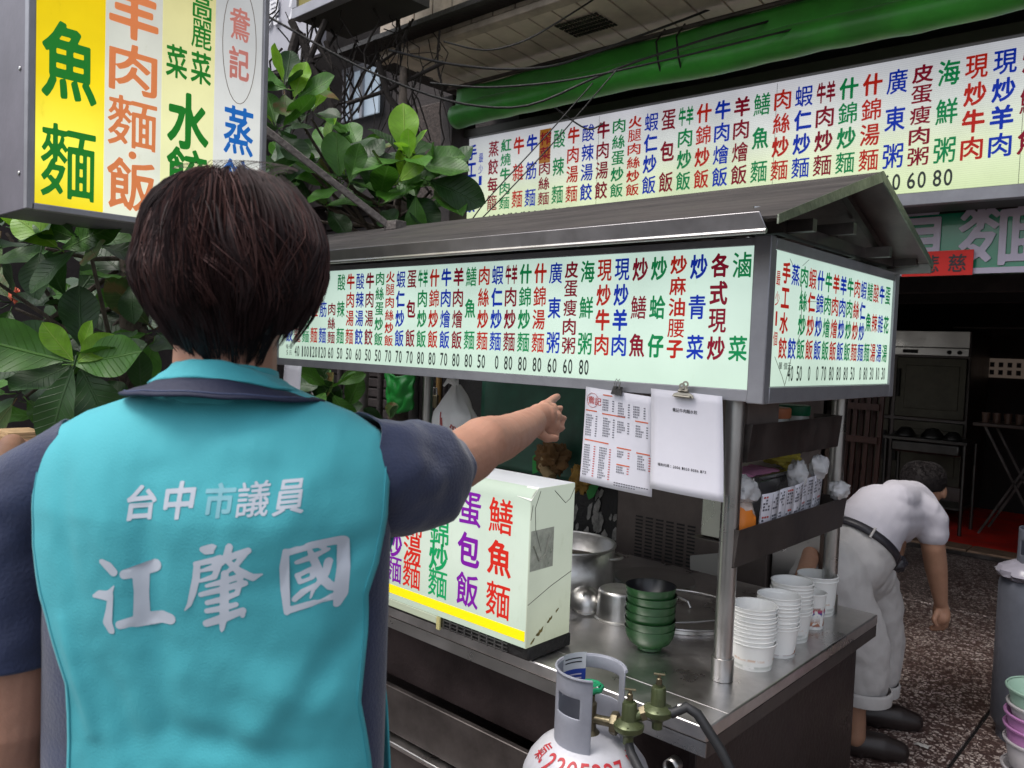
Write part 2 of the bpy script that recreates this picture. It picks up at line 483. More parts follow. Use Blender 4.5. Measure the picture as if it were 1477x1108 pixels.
sp = n.new('ShaderNodeSeparateColor'); l.new(vo.outputs['Color'], sp.inputs[0]); l.new(sp.outputs[0], r1.inputs[0])
v2 = n.new('ShaderNodeTexVoronoi'); v2.inputs['Scale'].default_value = 62; v2.feature = 'DISTANCE_TO_EDGE'; l.new(mxv.outputs[2], v2.inputs['Vector'])
r2 = ramp(n, [(0, (0, 0, 0)), (.09, (0, 0, 0)), (.16, (1, 1, 1))]); l.new(v2.outputs['Distance'], r2.inputs[0])
mx = n.new('ShaderNodeMix'); mx.data_type = 'RGBA'; l.new(r2.outputs[0], mx.inputs[0]); mx.inputs[6].default_value = (.085, .052, .046, 1); l.new(r1.outputs[0], mx.inputs[7])
bn = n.new('ShaderNodeTexNoise'); bn.inputs['Scale'].default_value = 1.6; bn.inputs['Detail'].default_value = 6; l.new(tc.outputs['Object'], bn.inputs['Vector'])
r4 = ramp(n, [(.3, (.5, .46, .45)), (.65, (1, 1, 1))]); l.new(bn.outputs['Fac'], r4.inputs[0])
m2 = n.new('ShaderNodeMix'); m2.data_type = 'RGBA'; m2.blend_type = 'MULTIPLY'; m2.inputs[0].default_value = 1; l.new(mx.outputs[2], m2.inputs[6]); l.new(r4.outputs[0], m2.inputs[7])
l.new(m2.outputs[2], p.inputs['Base Color'])
bp = n.new('ShaderNodeBump'); bp.inputs['Strength'].default_value = .25; bp.inputs['Distance'].default_value = .003; l.new(r2.outputs[0], bp.inputs['Height']); l.new(bp.outputs[0], p.inputs['Normal'])

ASPH = mat('street_asphalt', (.055, .053, .052), .85, var=.35, vscale=12, bump=.4, bscale=120)
struct(MB().box(-60, 60, -60, 60, -.3, -.02).build('ground', ASPH))
# terrazzo arcade floor laid as big slabs with dark joints between them
fl = MB()
xs_ = [-9, -6.6, -4.4, -2.6, -.735, .9, 3, 6]; ysf = [.9, 2.4, 5.6, 7.23]
for i in range(len(xs_) - 1):
    for j in range(len(ysf) - 1):
        g = .007
        a = xs_[i] + g; b = xs_[i + 1] - g
        fl.slab([(a, ysf[j] + g, 0), (b, ysf[j] + g, 0), (b, ysf[j + 1] - g, 0), (a, ysf[j + 1] - g, 0)][::-1], (0, 0, -1), .03)
struct(fl.build('floor', tz, bevel=.004))
struct(MB().box(-9, 6, .88, 7.25, -.1, -.012).build('floor_bed', BLACK))
RF = mat('red_floor_paint', (.8, .03, .015), .55, var=.3, vscale=3, bump=.06, bscale=20, rvar=.12)
struct(MB().box(-5, 3, 7.5, 13, -.02, .03).build('red_floor', RF))
WOODS = mat('sill_timber', (.32, .2, .13), .6, var=.5, vscale=9, bump=.2, stretch=(1, 6, 6))
sill = thing('door_sill', (-1.6, 7.36, 0), 'worn brown sill of boards between the terrazzo and the red floor', 'sill')
for a, b in ((-4, -2.2), (-2.19, -1.55), (-1.54, -.2)):
    MB().box(a, b, 7.26, 7.49, 0, .045).build('board', WOODS, sill, bevel=.006)
MB().box(-4, -.2, 7.235, 7.255, 0, .03).build('edge_strip', DSTEEL, sill)

# ---- arcade ceiling, beam, upper building
CREAM = mat('soffit_panel', (.66, .58, .5), .6, var=.25, vscale=3, bump=.05)
BEAMT = mat('fascia_tile', (.46, .39, .32), .6, var=.4, vscale=6, bump=.1)
CONC = mat('grey_concrete', (.2, .19, .18), .85, var=.4, vscale=3, bump=.25)
cl = thing('arcade_ceiling', (-1, 4, 3.45), 'panelled cream soffit of the arcade above the lit menu sign', 'ceiling')
cl['kind'] = 'structure'
base_me = None
x = -4.32; ang = .36
k = 0
while x < 1.4:
    wd = .172
    mb = MB()
    # panels run obliquely from the outer beam inwards
    mb.slab([(x, 3.42, 3.43), (x + wd - .012, 3.42, 3.43), (x + wd - .012 - .14, 4.62, 3.43), (x - .14, 4.62, 3.43)], (0, 0, 1), .03)
    o = mb.build('panel', CREAM, cl, bevel=.003); k += 1; x += wd
MB().box(-4.6, 1.6, 3.2, 4.7, 3.47, 3.5).build('backing', BLACK, cl)
vent = MB()
for i in range(14):
    for j in range(5):
        a = Vector((-3.06 + i * .022, 3.62 + j * .045, 3.425)); vent.box(a.x, a.x + .012, a.y, a.y + .03, 3.418, 3.424)
vent.build('vent_holes', BLACK, cl)['kind'] = 'stuff'
bm_ = thing('arcade_beam', (-1, 3.36, 3.4), 'tiled edge beam along the arcade ceiling, above the stall', 'beam')
bm_['kind'] = 'structure'
MB().box(-4.36, 1.6, 3.335, 3.415, 3.40, 3.44).build('lip', BEAMT, bm_, bevel=.006)
MB().box(-4.34, 1.6, 3.36, 3.41, 3.44, 3.9).build('core', BLACK, bm_)
x = -4.335
while x < 1.5:
    MB().box(x, x + .165, 3.345, 3.358, 3.446, 3.80).build('tile', BEAMT, bm_, bevel=.003); x += .174
struct(MB().box(-4.34, 8, 3.34, 14, 3.92, 9.5).build('upper_building_wall', CONC))
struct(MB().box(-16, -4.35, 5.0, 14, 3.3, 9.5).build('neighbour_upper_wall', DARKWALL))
struct(MB().box(-7.4, -7.2, -1.5, 5.3, 0, 3.5).build('dark_leaf_backdrop', DARKWALL))  # added backdrop, its dark colour stands for shade behind the left tree
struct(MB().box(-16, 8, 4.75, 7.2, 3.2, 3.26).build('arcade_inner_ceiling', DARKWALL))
# inner walls of the shop
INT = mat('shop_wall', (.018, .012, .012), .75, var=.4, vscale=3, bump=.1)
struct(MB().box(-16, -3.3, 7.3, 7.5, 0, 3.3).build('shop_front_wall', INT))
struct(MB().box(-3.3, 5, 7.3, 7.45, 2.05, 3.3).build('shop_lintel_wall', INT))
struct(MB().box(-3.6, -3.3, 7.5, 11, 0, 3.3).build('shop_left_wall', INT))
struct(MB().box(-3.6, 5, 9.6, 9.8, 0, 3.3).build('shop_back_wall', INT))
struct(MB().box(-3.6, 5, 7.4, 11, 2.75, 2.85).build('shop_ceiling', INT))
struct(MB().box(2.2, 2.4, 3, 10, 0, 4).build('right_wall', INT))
PIL = mat('pillar_cream', (.38, .3, .25), .55, var=.15, vscale=2)
pr = thing('door_post', (-1.04, 7.3, 0), 'cream door post at the right edge of the shop opening', 'post')
MB().box(-1.13, -.9, 7.22, 7.4, .05, 2.05).build('post_face', PIL, pr, bevel=.006)
for z in (.35, .55): MB().box(-1.138, -1.10, 7.216, 7.23, z + .5, z + .56).build('hinge', DSTEEL, pr)

# dark masonry behind the tree: pillar and side wall
BRK = mat('mottled_pillar', (.06, .045, .04), .85, var=.6, vscale=30, bump=.5, bscale=60)
pl_ = thing('arcade_pillar', (-4.75, 4.4, 0), 'dark speckled arcade pillar left of the lit menu sign', 'pillar')
MB().box(-5.02, -4.62, 4.2, 4.55, 0, 3.42).build('shaft', BRK, pl_, bevel=.012)
MB().box(-4.6, -4.47, 4.15, 4.4, 0, 3.42).build('drain_casing', DARKWALL, pl_, bevel=.008)
struct(MB().box(-16, -4.98, 5.0, 5.3, 0, 3.25).build('side_wall', DARKWALL))
sw = thing('rolling_shutter', (-5.2, 4.9, 0), 'dark slatted shutter behind the plants and the stall', 'shutter')
for i in range(30):
    MB().box(-7.9, -5.04, 4.93, 4.97, i * .1, i * .1 + .085).build('slat', DARKWALL, sw, bevel=.01)

# ================================================================== SIGNS
# ---- upper lit menu sign under the arcade ceiling
def facade(x, z, off=0):                            # the facade runs 2.7 degrees off the stall
    return Vector((x, 4.5 + (x + .86) * .046 - off, z))


ux = Vector((1, .046, 0)).normalized(); uz = Vector((0, 0, 1)); fn_ = Vector((.046, -1, 0))
bs = thing('menu_light_box', (-2.2, 4.45, 2.4), 'long lit menu light box hung under the arcade ceiling, with coloured dish names in columns', 'sign')
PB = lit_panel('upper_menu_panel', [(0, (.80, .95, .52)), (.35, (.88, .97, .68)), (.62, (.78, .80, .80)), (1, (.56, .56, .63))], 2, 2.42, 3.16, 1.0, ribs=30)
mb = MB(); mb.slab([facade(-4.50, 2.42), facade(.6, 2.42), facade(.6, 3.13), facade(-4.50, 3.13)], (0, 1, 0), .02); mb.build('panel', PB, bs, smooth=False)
OLIVE = mat('sign_frame_dark', (.05, .05, .045), .5, .3)
mb = MB(); mb.beam(facade(-4.6, 3.155, .03), facade(.7, 3.155, .03), .05, .06); mb.build('top_frame', OLIVE, bs, bevel=.004)
mb = MB(); mb.beam(facade(-4.6, 2.385, .03), facade(.7, 2.385, .03), .05, .065); mb.build('bottom_frame', ALU, bs, bevel=.004)
mb = MB(); mb.beam(facade(-4.53, 2.42, .03), facade(-4.53, 3.12, .03), .05, .06, up=(0, 1, 0)); mb.build('side_frame', ALU, bs, bevel=.004)
mb = MB(); mb.slab([facade(-4.55, 2.36, -.03), facade(.65, 2.36, -.03), facade(.65, 3.17, -.03), facade(-4.55, 3.17, -.03)], (0, 1, 0), .22); mb.build('casing', OLIVE, bs)
org = facade(0, 0, .003); 
xb = [-4.44] + [-4.22 + (i - 1) * .12196 for i in range(1, 35)]
MENUB = [list(c) for c in MENU]; MENUB[5][0] = '榨菜肉絲麵'; MENUB = [tuple(c) for c in MENUB]
menu_columns(bs, MENUB, org, ux, uz, xb, 3.08, 2.565, .1, .128, 2.49, .085, .05)
mb = MB()
for i, ch in enumerate('最少10個'):
    put_glyph(mb, ch, org, ux, uz, -4.345, 2.97 - i * .085, .045 if ch not in '10' else .03, .07, BLUE, .008, full=ch not in '10')
mb.build('small_print', None, bs, smooth=False)
for x_ in (-3.28, -2.06, -.84, .38):
    MB().slab([facade(x_, 2.42, .0012), facade(x_ + .002, 2.42, .0012), facade(x_ + .002, 3.12, .0012), facade(x_, 3.12, .0012)], (0, -1, 0), .0006).build('sheet_joint', OLIVE, bs)
TAPE = mat('brown_tape', (.45, .17, .02), .5, emit=(.55, .2, .02), estr=.45*.4)
q = facade(xb[5], 2.98, .0015)
mb = MB().slab([q + ux * a + uz * b for a, b in ((-.05, -.12), (.05, -.12), (.05, .12), (-.05, .12))], (0, -1, 0), .001); mb.build('tape_patch', TAPE, bs, smooth=False)

# ---- green shop board with raised white characters, red paper slip stuck on it
GB = mat('green_board', (.008, .24, .13), .25, coat=.4)
WH = mat('white_letter', (.55, .5, .62), .4)
gs = thing('shop_board', (-.6, 5.5, 2.15), 'glossy green shop board with large white characters, under the lit menu box', 'sign')
MB().box(-2.3, 1.5, 4.8, 4.86, 2.03, 2.36).build('board', GB, gs)
MB().box(-2.3, 1.5, 4.785, 4.8, 2.03, 2.06).build('bottom_strip', WH, gs)
for ch, cx_ in (('員', -1.36), ('麵', -.955)):
    mb = MB(); put_glyph(mb, ch, (0, 4.794, 0), (1, 0, 0), (0, 0, 1), cx_, 2.27, .40 if ch != '員' else .3, .40, WH, .032); mb.build('character', None, gs, smooth=False, solid=.006)
rp = thing('red_paper_slip', (-1.35, 5.47, 2.2), 'red paper slip with black brush characters stuck on the green board', 'paper')
PAPR = mat('red_paper', (.78, .02, .012), .6)
PAPR.node_tree.nodes['Principled BSDF'].inputs['Emission Color'].default_value = (0, 0, 0, 1)
MB().box(-1.42, -1.07, 4.762, 4.768, 2.022, 2.155).build('sheet', PAPR, rp)
for ch, cx_ in (('悲', -1.275), ('慈', -1.145)): mb = MB(); put_glyph(mb, ch, (0, 4.759, 0), (1, 0, 0), (0, 0, 1), cx_, 2.087, .085, .095, INK, .012); mb.build('character', None, rp, smooth=False)
# dark header behind
MB_ = MB().box(-2.9, 1.5, 5.6, 5.7, 2.0, 3.1); struct(MB_.build('header_wall', DARKWALL))

# ---- yellow and white light box at upper left, square to the street
ys_ = thing('street_light_box', (-2.7, 1.1, 1.93), 'lit yellow and white noodle light box at upper left', 'sign')
SX = -2.6; y0, y1 = .782, 1.494; zb = 1.913; zt = 3.1
strips = [(0, .267, 'yellow_strip', [(0, (.9, .72, .02)), (.22, (.98, .92, .10)), (.5, (.9, .68, .01)), (1, (.75, .5, .0))]),
          (.267, .51, 'white_strip', [(0, (.80, .84, .66)), (.3, (.74, .77, .66)), (1, (.50, .50, .46))]),
          (.51, .758, 'pale_yellow_strip', [(0, (.86, .9, .45)), (.3, (.85, .86, .48)), (1, (.6, .55, .25))]),
          (.758, 1., 'plain_white_strip', [(0, (.80, .85, .76)), (.3, (.72, .74, .70)), (1, (.46, .46, .47))])]
for a, b, nm, els in strips:
    mm = lit_panel(nm, els, 2, zb, zb + .75, 1.12, dirt=.05)
    MB().box(SX - .01, SX, y0 + a * (y1 - y0) + .0005, y0 + b * (y1 - y0) - .0005, zb, zt).build(nm, mm, ys_, smooth=False)
MB().box(SX - .02, SX + .012, y0 - .01, y1 + .02, zb - .02, zb - .001).build('bottom_frame', ALU, ys_, bevel=.003)
MB().box(SX - .02, SX + .012, y1 + .001, y1 + .02, zb, zt).build('far_frame', ALU, ys_, bevel=.003)
MB().box(SX - .02, SX + .012, y0 - .022, y0 - .001, zb - .02, zt).build('near_frame', ALU, ys_, bevel=.003)
SIDEG = mat('sign_side_sheet', (.17, .16, .19), .5, .1, var=.2, vscale=4, bump=.03)
MB().box(SX - .3, SX - .022, y0 - .02, y1 + .018, zb - .019, zt).build('casing', SIDEG, ys_, bevel=.003)
for yy in (.1,):
    for zz in (2.0, 2.3): MB().lathe([(0, .003), (.006, .002), (.007, 0)], 10, (SX - .06, y0 - .022, zz), (0, -1, 0)).build('rivet', STEEL, ys_)
org = Vector((SX + .0015, 0, 0)); uy_ = Vector((0, 1, 0)); L_ = y1 - y0
ORG = mat('orange_vinyl', (.75, .22, .08), .5, emit=(.85, .26, .08), estr=.45*.6)
PNK = mat('faded_red_vinyl', (.6, .2, .17), .5, emit=(.7, .25, .2), estr=.45*.5)
DG = mat('dark_green_vinyl', (.01, .22, .02), .5, emit=(.012, .27, .02), estr=.45*.45)
LB = mat('light_blue_vinyl', (.01, .14, .5), .5, emit=(.01, .17, .6), estr=.45*.55)
def ychars(lst, nm):
    mb = MB()
    for ch, fy, z, wd, ht, m in lst: put_glyph(mb, ch, org, uy_, uz, y0 + fy * L_, z, wd, ht, m, .03)
    mb.build(nm, None, ys_, smooth=False)
def zpx(u, v): return onp(u, v, 0, SX)[2]
ychars([('魚', .128, zpx(98, 90), .150, .225, DG), ('麵', .128, zpx(100, 235), .150, .215, DG)], 'dish_name')
ychars([('羊', .385, zpx(190, 18), .15, .165, ORG), ('肉', .385, zpx(190, 100), .15, .15, ORG), ('麵', .385, zpx(192, 178), .15, .155, ORG), ('飯', .385, zpx(194, 268), .15, .16, ORG)], 'dish_name')
ychars([('高', .69, zpx(285, 5), .07, .085, DG), ('麗', .69, zpx(286, 46), .07, .105, DG), ('菜', .69, zpx(287, 98), .07, .105, DG), ('菜', .575, zpx(250, 88), .07, .105, DG), ('水', .635, zpx(268, 175), .14, .185, DG), ('餃', .635, zpx(270, 250), .14, .16, DG)], 'dish_name')
ychars([('鴦', .88, zpx(336, 32), .075, .11, PNK), ('記', .88, zpx(337, 90), .075, .11, PNK)], 'shop_name')
ychars([('蒸', .885, zpx(339, 188), .11, .165, LB), ('餃', .885, zpx(340, 262), .11, .15, LB)], 'dish_name')
mb = MB(); q = Vector((SX + .002, y0 + .385 * L_, zpx(194, 225))); mb.use(ORG); mb.lathe([(.0001, .001), (.012, .001), (.012, 0)], 14, q, (1, 0, 0)); mb.build('dot', None, ys_)
mb = MB(); mb.tube([Vector((SX + .002, y0 + .88 * L_ + .062 * math.cos(t * .2094), zpx(337, 62) + .2 * math.sin(t * .2094))) for t in range(31)], .0012, 5); mb.build('oval_line', mat('pencil_line', (.25, .2, .16), .6), ys_)
# arm that carries the sign


# ---- white wall board with raised characters, far upper left
WB = mat('white_board', (.42, .42, .47), .6, var=.12, vscale=2)
wb = thing('white_wall_board', (-6.6, 4.1, 3.3), 'grey white board with raised characters at the top, behind the yellow light box', 'sign')
a_ = onp(340, 105, 1, 4.1)
MB().box(-9.4, onp(462, 60, 1, 4.1).x, 4.1, 4.16, onp(400, 100, 1, 4.1).z, 5.6).build('board', WB, wb)
for ch, u_, v_ in (('現', 392, 22), ('炒', 432, 5)):
    q = onp(u_, v_, 1, 4.09); mb = MB(); put_glyph(mb, ch, (0, 4.085, 0), (1, 0, 0), (0, 0, 1), q.x, q.z, .3, .24, mat('raised_white', (.7, .7, .74), .5), .03); mb.build('character', None, wb, smooth=False, solid=.012)
# ---- pale window between the branches
wn = thing('distant_window', (-6.2, 4.6, 3.1), 'small pale window glimpsed between the dark branches', 'window')
GLW = mat('pale_window_glass', (.35, .42, .5), .3, emit=(.36, .44, .52), estr=.45*.6)
a_ = onp(500, 108, 1, 4.62); b_ = onp(545, 162, 1, 4.62)
MB().box(a_.x, b_.x, 4.62, 4.64, b_.z, a_.z).build('pane', GLW, wn)
for t in (0, .22, .55): MB().box(a_.x + t * (b_.x - a_.x) - .02, a_.x + t * (b_.x - a_.x) + (.02 if t else .0), 4.59, 4.615, b_.z - .02, a_.z + .02).build('mullion', ALU if t else WB, wn)
MB().box(a_.x - .05, b_.x + .02, 4.6, 4.618, a_.z, a_.z + .05).build('head_rail', ALU, wn)

# ---- upper light box whose corner shows at the top
ub = thing('upper_light_box', (-3.6, 2.7, 3.42), 'underside of a grey framed light box at the top edge, above the tree', 'sign')
a_ = onp(420, 26, 1, 2.6)
MB().box(a_.x, -3.45, 2.6, 2.66, a_.z - .01, a_.z + .05).build('bottom_frame', ALU, ub, bevel=.004)
MB().box(a_.x, -3.45, 2.66, 3.0, a_.z, a_.z + .05).build('underside', OLIVE, ub)
MB().box(a_.x + .001, a_.x + .05, 2.601, 2.655, a_.z + .052, 4.6).build('side_frame', ALU, ub)
MB().box(a_.x + .051, -3.45, 2.615, 2.99, a_.z + .052, 4.6).build('panel', lit_panel('upper_yellow_panel', [(0, (.35, .3, .1)), (1, (.3, .26, .1))], 2, 3, 4, .6), ub)

# ---- rolled green awning
AW = mat('green_awning_cloth', (.03, .30, .02), .45, var=.35, vscale=3, bump=.12, bscale=9, sheen=.2)
aw = thing('rolled_awning', (-2, 4.0, 3.2), 'bright green awning cloth rolled up above the lit menu box', 'awning')
def awf(u, v):
    x = -4.24 + u * 5.6
    sag = .008 * math.sin(u * 9) + .004 * math.sin(u * 31)
    rr = .085 + .006 * noise.noise((x * 2.1, v * 2, 0)) + .006 * noise.noise((x * 7, v * 5, 3))
    a = v * 6.28318
    return (x, 4.06 + x * .02 + rr * math.cos(a) * 1.0, 3.175 + sag + rr * math.sin(a) * .95)
mb = MB().grid(awf, 140, 20); mb.build('roll', AW, aw, solid=.002)
def awg(u, v):
    x = -4.22 + u * 5.6
    return (x, 4.04 + x * .02 + .02 * math.sin(x * 5) * v, 3.36 - v * .16 + .012 * noise.noise((x * 3, v, 1)))
MB().grid(awg, 90, 6).build('hanging_cloth', AW, aw, solid=.003)
mb = MB(); mb.tube([(-4.3, 3.94, 3.37), (1.3, 4.05, 3.37)], .014, 8); mb.build('rod', DSTEEL, aw)
for x in (-2.55, -2.42):
    mb = MB(); mb.tube([(x, 4.0, 3.4), (x + .01, 3.9, 3.3), (x + .03, 3.9, 3.18), (x + .02, 3.96, 3.12)], .006, 6); mb.build('tie_cord', BLACK, aw)

# ================================================================== THE STALL
st = thing('food_stall', (-1.9, 2.2, 0), 'stainless steel noodle stall cart with counter, posts and pitched metal roof', 'food stall')
XR, YF, YB, XL, ZC = -.845, 1.635, 2.80, -3.2, .70
# counter top (upper face at .70) with raised rim lines
mb = MB(); mb.box(XL, XR, YF, YB, ZC - .035, ZC); mb.build('counter_top', TOPSTEEL, st, bevel=.004)
mb = MB(); mb.box(XL, XR - .001, YF + .001, YF + .004, ZC - .07, ZC - .036); mb.build('front_lip', STEEL, st)
mb = MB(); mb.box(XL, XR, YF + .105, YF + .108, ZC, ZC + .0012); mb.build('fold_line', TOPSTEEL, st)
mb = MB(); mb.box(XR - .012, XR - .002, YF + .002, YB, ZC - .075, ZC - .036); mb.build('side_lip', DSTEEL, st, bevel=.002)
mb = MB(); mb.tube([(-.93, YF + .02, ZC - .12), (-.93, YF - .012, ZC - .12)], .018, 16, caps=False); mb.build('drain_pipe', STEEL, st, solid=.003)
# cabinet below
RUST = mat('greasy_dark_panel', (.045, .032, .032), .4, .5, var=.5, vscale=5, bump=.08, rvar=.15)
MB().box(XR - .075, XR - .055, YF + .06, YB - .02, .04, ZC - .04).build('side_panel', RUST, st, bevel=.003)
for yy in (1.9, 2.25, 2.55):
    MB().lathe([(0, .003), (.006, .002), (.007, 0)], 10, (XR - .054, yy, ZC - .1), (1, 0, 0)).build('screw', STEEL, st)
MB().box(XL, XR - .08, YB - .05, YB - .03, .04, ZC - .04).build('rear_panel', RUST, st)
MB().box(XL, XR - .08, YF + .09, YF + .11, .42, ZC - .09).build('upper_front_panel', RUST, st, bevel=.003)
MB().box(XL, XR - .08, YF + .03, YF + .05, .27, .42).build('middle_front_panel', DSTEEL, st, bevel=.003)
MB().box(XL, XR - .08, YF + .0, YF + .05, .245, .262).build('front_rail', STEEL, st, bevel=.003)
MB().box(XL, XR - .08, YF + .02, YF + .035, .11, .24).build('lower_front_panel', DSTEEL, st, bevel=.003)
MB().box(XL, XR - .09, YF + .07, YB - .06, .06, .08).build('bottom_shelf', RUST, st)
for x in (XR - .1, XL + .05):
    for y in (YF + .12, YB - .12): MB().box(x - .02, x + .02, y - .02, y + .02, 0, .06).build('leg', DSTEEL, st)
# posts
for x, y in ((-.955, 1.915), (-.975, 2.70), (-3.02, 1.915), (-3.02, 2.70)):
    mb = MB(); mb.tube([(x, y, ZC), (x, y, 1.85)], .0245, 24); po = mb.build('post', STEEL, st)
    mb = MB(); mb.lathe([(.0265, .0), (.0295, .001), (.0295, .06), (.025, .061)], 24, (x, y, ZC)); mb.build('collar', STEEL, po)
p2 = MB(); p2.tube([onp(455, 545, 1, 2.7) + Vector((0, 0, -.9)), onp(455, 545, 1, 2.7) + Vector((0, 0, .1))], .022, 18); p2.build('post', STEEL, st)
# two trays along the right end
def tray(z0, z1, ya, yb, lean, h):
    x0 = -.93; o = MB()
    t = .003
    o.slab([(x0, ya, z0), (x0 + lean, yb, z0), (x0 + lean + .010, yb, z1), (x0 + .010, ya, z1)], (-1, 0, 0), t)
    a = o.build('tray', DSTEEL, st)
    MB().slab([(x0, ya, z0), (x0, yb, z0), (x0 - .07, yb, z0), (x0 - .035, ya, z0)], (0, 0, 1), t).build('tray_floor', DSTEEL, a)
    MB().slab([(x0 - .072, ya + .22, z0), (x0 - .072, yb, z0), (x0 - .25, yb, z0), (x0 - .25, ya + .22, z0)], (0, 0, 1), t).build('shelf_plate', DSTEEL, a)
    MB().slab([(x0 - .002, ya + .002, z0), (x0 - .035, ya + .002, z0), (x0 - .035, ya + .002, z1), (x0 + .008, ya + .002, z1)], (0, 1, 0), t).build('tray_end', DSTEEL, a)
    MB().slab([(x0 - .002, yb - .006, z0), (x0 - .07, yb - .006, z0), (x0 - .08, yb - .006, z1), (x0 + .008, yb - .006, z1)], (0, 1, 0), t).build('tray_end', DSTEEL, a)
tray(1.272, 1.372, 1.945, 2.58, 0, .1)
tray(1.002, 1.102, 1.90, 2.66, 0, .1)
# roof
RTOP = mat('grimy_roof_sheet', (.035, .032, .033), .5, .5, var=.5, vscale=5, bump=.15, bscale=30, col2=(.13, .115, .11), stretch=(.35, 1.6, 1), rvar=.15)
RUND = mat('roof_underside', (.16, .13, .13), .4, .6, var=.4, vscale=3, bump=.05)
yA, zA, yR, zR, yC, zC_ = 1.64, 1.845, 2.28, 2.055, 2.80, 1.86
xr_, xl_ = -.745, -3.3
mb = MB(); mb.slab([(xl_, yA, zA), (xr_, yA, zA), (xr_, yR, zR), (xl_, yR, zR)], (0, -.31, .95), .006); mb.build('front_roof_sheet', RTOP, st)
mb = MB(); mb.slab([(xl_, yR, zR), (xr_, yR, zR), (xr_, yC, zC_), (xl_, yC, zC_)], (0, .35, .93), .006); mb.build('rear_roof_sheet', RUND, st)
mb = MB(); mb.slab([(xl_, yA - .006, zA - .022), (xr_ - .02, yA - .006, zA - .022), (xr_ - .035, yA - .012, zA + .016), (xl_, yA - .012, zA + .016)], (0, 1, 0), .004); mb.build('fascia', mat('fascia_steel', (.26, .25, .26), .34, .95, var=.3, vscale=3, rvar=.12), st, bevel=.003)
mb = MB(); mb.tube([(xl_, yA - .006, zA - .026), (xr_ - .02, yA - .006, zA - .026)], .006, 8); mb.build('fascia_roll', STEEL, st)
GEDGE = mat('greenish_worn_edge', (.22, .24, .19), .35, .8, var=.4, vscale=14, bump=.1)
mb = MB(); mb.slab([(xr_, yA, zA - .012), (xr_, yR, zR - .022), (xr_, yR, zR + .008), (xr_, yA, zA + .008)], (1, 0, 0), .004); mb.build('gable_edge', GEDGE, st)
mb = MB(); mb.slab([(xr_, yR, zR - .018), (xr_, yC, zC_ - .012), (xr_, yC, zC_ + .008), (xr_, yR, zR + .008)], (1, 0, 0), .004); mb.build('gable_edge', GEDGE, st)
for x in (-.86, -1.75, -2.7):
    mb = MB(); mb.beam((x, yA + .05, zA + .0), (x, yR, zR - .02), .02, .02); mb.beam((x, yR, zR - .02), (x, yC - .03, zC_), .02, .02); mb.build('rafter', DSTEEL, st)
    mb = MB(); mb.beam((x, 1.9, 1.87), (x, 2.74, 1.87), .03, .03); mb.build('tie_beam', DSTEEL, st)
mb = MB(); mb.beam((-.86, 1.80, 1.90), (-1.3, 2.2, 1.86), .03, .008); mb.build('brace', STEEL, st)
mb = MB(); mb.beam((-.9, 2.5, 1.96), (-.93, 2.25, 1.84), .012, .012); mb.build('brace', DSTEEL, st)
for y in (1.93, 2.2, 2.5, 2.76):
    mb = MB(); mb.beam((xl_, y, 1.872 if y not in (2.2,) else 1.9), (-.78, y, 1.872 if y not in (2.2,) else 1.9), .025, .03); mb.build('purlin', DSTEEL, st)
mb = MB(); mb.beam((xl_, yC - .01, zC_ - .01), (xr_, yC - .01, zC_ - .01), .012, .03); mb.build('rear_edge', STEEL, st)

# ---- lit menu box wrapped round the stall
ms = thing('stall_menu_light_box', (-1.9, 2.2, 1.435), 'lit menu light box wrapped round the front and right end of the stall', 'sign')
SF, SR, z0, z1 = 1.86, -.854, 1.435, 1.842
P1 = lit_panel('stall_menu_panel', [(0, (.62, .80, .66)), (.25, (.70, .88, .75)), (.6, (.68, .86, .75)), (1, (.56, .74, .66))], 2, 1.45, 1.83, 1.0)
MB().box(-3.05, SR - .042, SF + .006, SF + .016, z0 + .027, z1 - .017).build('front_panel', P1, ms, smooth=False)
MB().box(SR - .016, SR - .006, SF + .036, 2.80, z0 + .04, z1 - .024).build('end_panel', P1, ms, smooth=False)
MB().box(-3.09, SR - .003, SF, SF + .03, z1 - .02, z1).build('top_rail', ALU, ms, bevel=.002)
MB().box(-3.09, SR - .003, SF - .002, SF + .03, z0, z0 + .03).build('bottom_rail', ALU, ms, bevel=.002)
MB().box(SR - .045, SR - .0, SF - .004, SF + .026, z0 - .003, z1 + .003).build('corner_post', ALU, ms, bevel=.003)
MB().box(-3.09, -3.052, SF - .001, SF + .028, z0 + .031, z1 - .021).build('end_post', ALU, ms, bevel=.002)
MB().box(SR - .03, SR, SF + .028, 2.83, z1 - .028, z1).build('top_rail', ALU, ms, bevel=.002)
MB().box(SR - .03, SR + .001, SF + .028, 2.83, z0 - .002, z0 + .038).build('bottom_rail', ALU, ms, bevel=.002)
MB().box(SR - .03, SR + .002, 2.802, 2.84, z0 - .003, z1 + .002).build('end_post', ALU, ms, bevel=.002)
MB().box(SR - .018, SR - .002, SF + .027, SF + .035, z0 + .04, z1 - .03).build('end_stile', ALU, ms, bevel=.001)
MB().box(-3.08, SR - .05, SF + .12, SF + .125, z0 + .01, z1 - .01).build('inner_back', ALU, ms)
MB().box(-3.08, SR - .035, SF + .031, SF + .119, z1 - .012, z1 - .004).build('casing_top', ALU, ms)
MB().box(-3.08, SR - .035, SF + .031, SF + .119, z0 + .004, z0 + .01).build('casing_bottom', ALU, ms)
MB().box(SR - .13, SR - .125, SF + .13, 2.80, z0 + .01, z1 - .01).build('inner_back', ALU, ms)
MB().box(SR - .124, SR - .031, SF + .13, 2.80, z0 + .004, z0 + .01).build('casing_bottom', ALU, ms)
xf = [-2.971 + i * .05996 for i in range(35)]
menu_columns(ms, MENU, (0, SF + .0045, 0), (1, 0, 0), uz, xf, 1.808, 1.535, .050, .064, 1.498, .044, .0195)
mb = MB()
